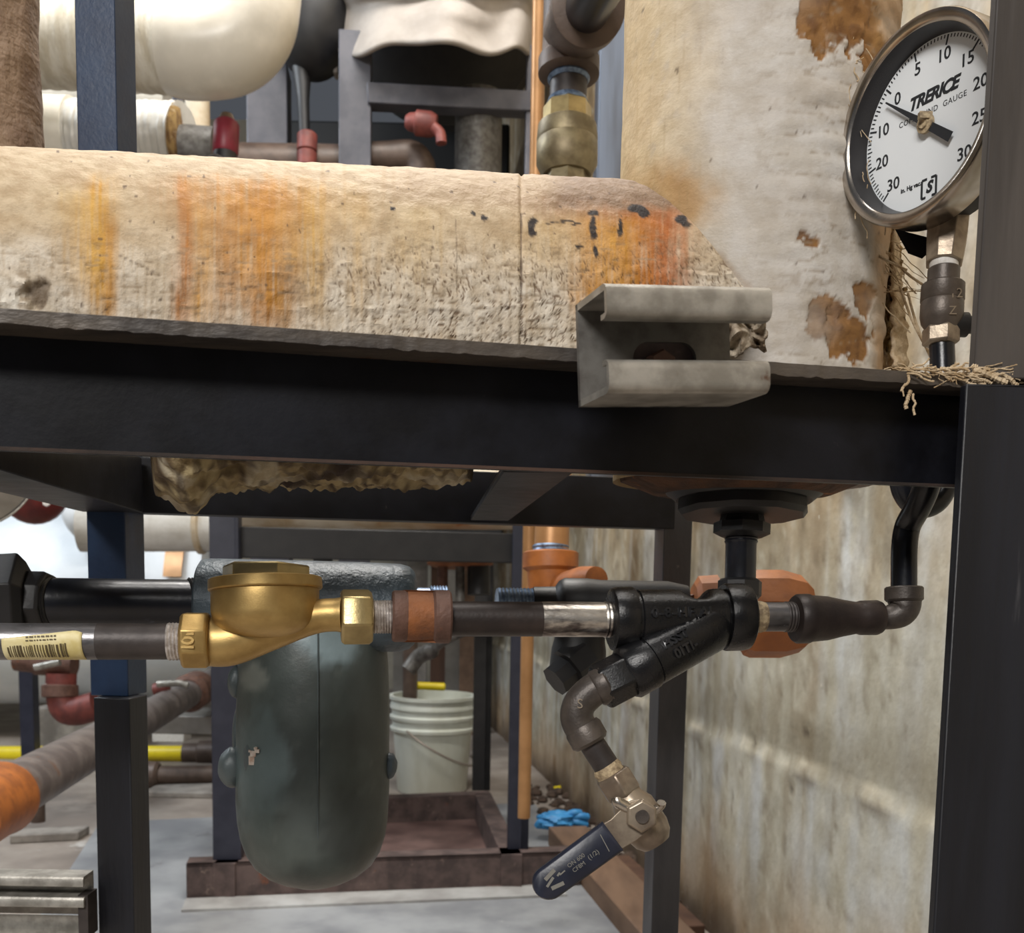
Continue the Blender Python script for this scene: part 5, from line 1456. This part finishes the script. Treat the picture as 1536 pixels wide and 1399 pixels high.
q = onfloor(48, 1250); mb = MB(); mb.lathe(V((q.x, q.y + .04, .025)), V((q.x, q.y + .04, P(48, 1170, depth(q)).z)), [(0, .02), (1, .02)], 16)
tag(build('pipe_prop', mb, M['brown_pipe']), 'short prop holding up the diagonal pipe', 'prop')
# strut fixed to the rear left post
dd_ = .875
ss = T('strut_channel', 'galvanised double strut channel fixed to the left rear post near the bottom', 'strut', P(60, 1399, dd_))
e0, e1_ = P(-120, 1396, dd_), P(142, 1392, dd_)
sdr = (e1_ - e0); sdr.z = 0; sdr.normalize()
toward = V((sdr.y, -sdr.x, 0))
def ssect(o, flip):
    pts = [(0, 0), (.02, 0), (.0215, .002), (.0215, .008), (.019, .008), (.019, .003), (.002, .003), (.002, .020), (0, .020)]
    return [o + toward * a + ZZ * (b if not flip else .0415 - b) for a, b in pts]
for fl, nm in ((False, 'lower_lip'), (True, 'upper_lip')):
    build(nm, MB().loft(ssect(e0 + ZZ * -.004, fl), ssect(e0 + ZZ * -.004 + sdr * (e1_ - e0).length, fl)), M['galv'], ss)
build('top_channel', MB().loft(ssect(e0 + ZZ * .0135, True), ssect(e0 + ZZ * .0135 + sdr * (e1_ - e0).length, True)), M['galv'], ss)
build('end_clip', MB().box(e1_ - toward * .002 - ZZ * .002 - sdr * .006, sdr * .008, toward * .02, ZZ * .036), M['pipe_dark'], ss)

# ------------------------------------------------------------------ torn fibres
random.seed(11)
mb = MB()
def strand(x, y, d, n, stepx, stepy, r, jit=5):
    pts = []
    for i in range(n):
        pts.append(P(x, y, d)); x += stepx + random.uniform(-jit, jit); y += stepy + random.uniform(-jit, jit) * .7
    return smooth_path(pts, 4), r
for i in range(110):
    x0 = random.uniform(1350, 1540)
    dd = bd(x0) - .001
    big = sm(1400, 1460, x0)
    pts, r = strand(x0, btop(x0) - 3 + random.uniform(-9, 8) * (.3 + big), dd, 5, random.uniform(-7, 12), random.uniform(-2, 3), random.choice((.00012, .0002, .0003, .0006)) * (.6 + big), 6)
    mb.tube(pts, [r * (.4 + .6 * abs(math.sin(k * 1.7 + i))) + .0001 for k in range(len(pts))], 6)
for (x0, y0, n, sx_, sy_, r) in ((1362, 562, 5, -2, 7, .0006), (1360, 560, 6, 9, 2, .0004), (1366, 585, 6, 1, 7, .0009), (1370, 590, 5, 0, 8, .0005), (1358, 575, 4, -2, 6, .0003), (1500, 560, 6, 6, 3, .0012), (1460, 556, 6, 9, 2, .0014), (1410, 552, 6, 9, 2, .0006)):
    pts, r = strand(x0, y0, bd(x0) - .002, n, sx_, sy_, r, 4)
    mb.tube(pts, [r * (.5 + .5 * abs(math.sin(k * 1.3))) + .0001 for k in range(len(pts))], 6)
tag(build('fibre_shreds', mb, M['fiber']), 'shreds of tan insulation fibre snagged on the beam end', 'insulation scrap', None, 'stuff')
mb = MB()
for i in range(22):
    x0 = random.uniform(1310, 1350); y0 = random.uniform(360, 440)
    pts, r = strand(x0, y0, .655, 6, random.uniform(2, 14), random.uniform(0, 14), random.uniform(.00012, .0004), 7)
    mb.tube(pts, r, 5)
for i in range(26):
    x0 = random.uniform(1270, 1330); y0 = random.uniform(40, 330)
    pts, r = strand(x0, y0, .61, 5, random.uniform(-3, 9), random.uniform(3, 12), random.uniform(.0002, .0004), 5)
    mb.tube(pts, r, 5)
for (x0, y0, x1_, y1_) in ((1350, 430, 1394, 530), (1362, 440, 1398, 540), (1345, 395, 1392, 432), (1300, 372, 1360, 405)):
    pts = smooth_path([P(x0, y0, .65), P((x0 + x1_) / 2 - 4, (y0 + y1_) / 2, .64), P(x1_, y1_, .645)], 6)
    mb.tube(pts, .0008, 6)
tag(build('fibre_strands', mb, M['fiber']), 'loose fibre strands hanging off the torn riser jacket', 'insulation scrap', None, 'stuff')
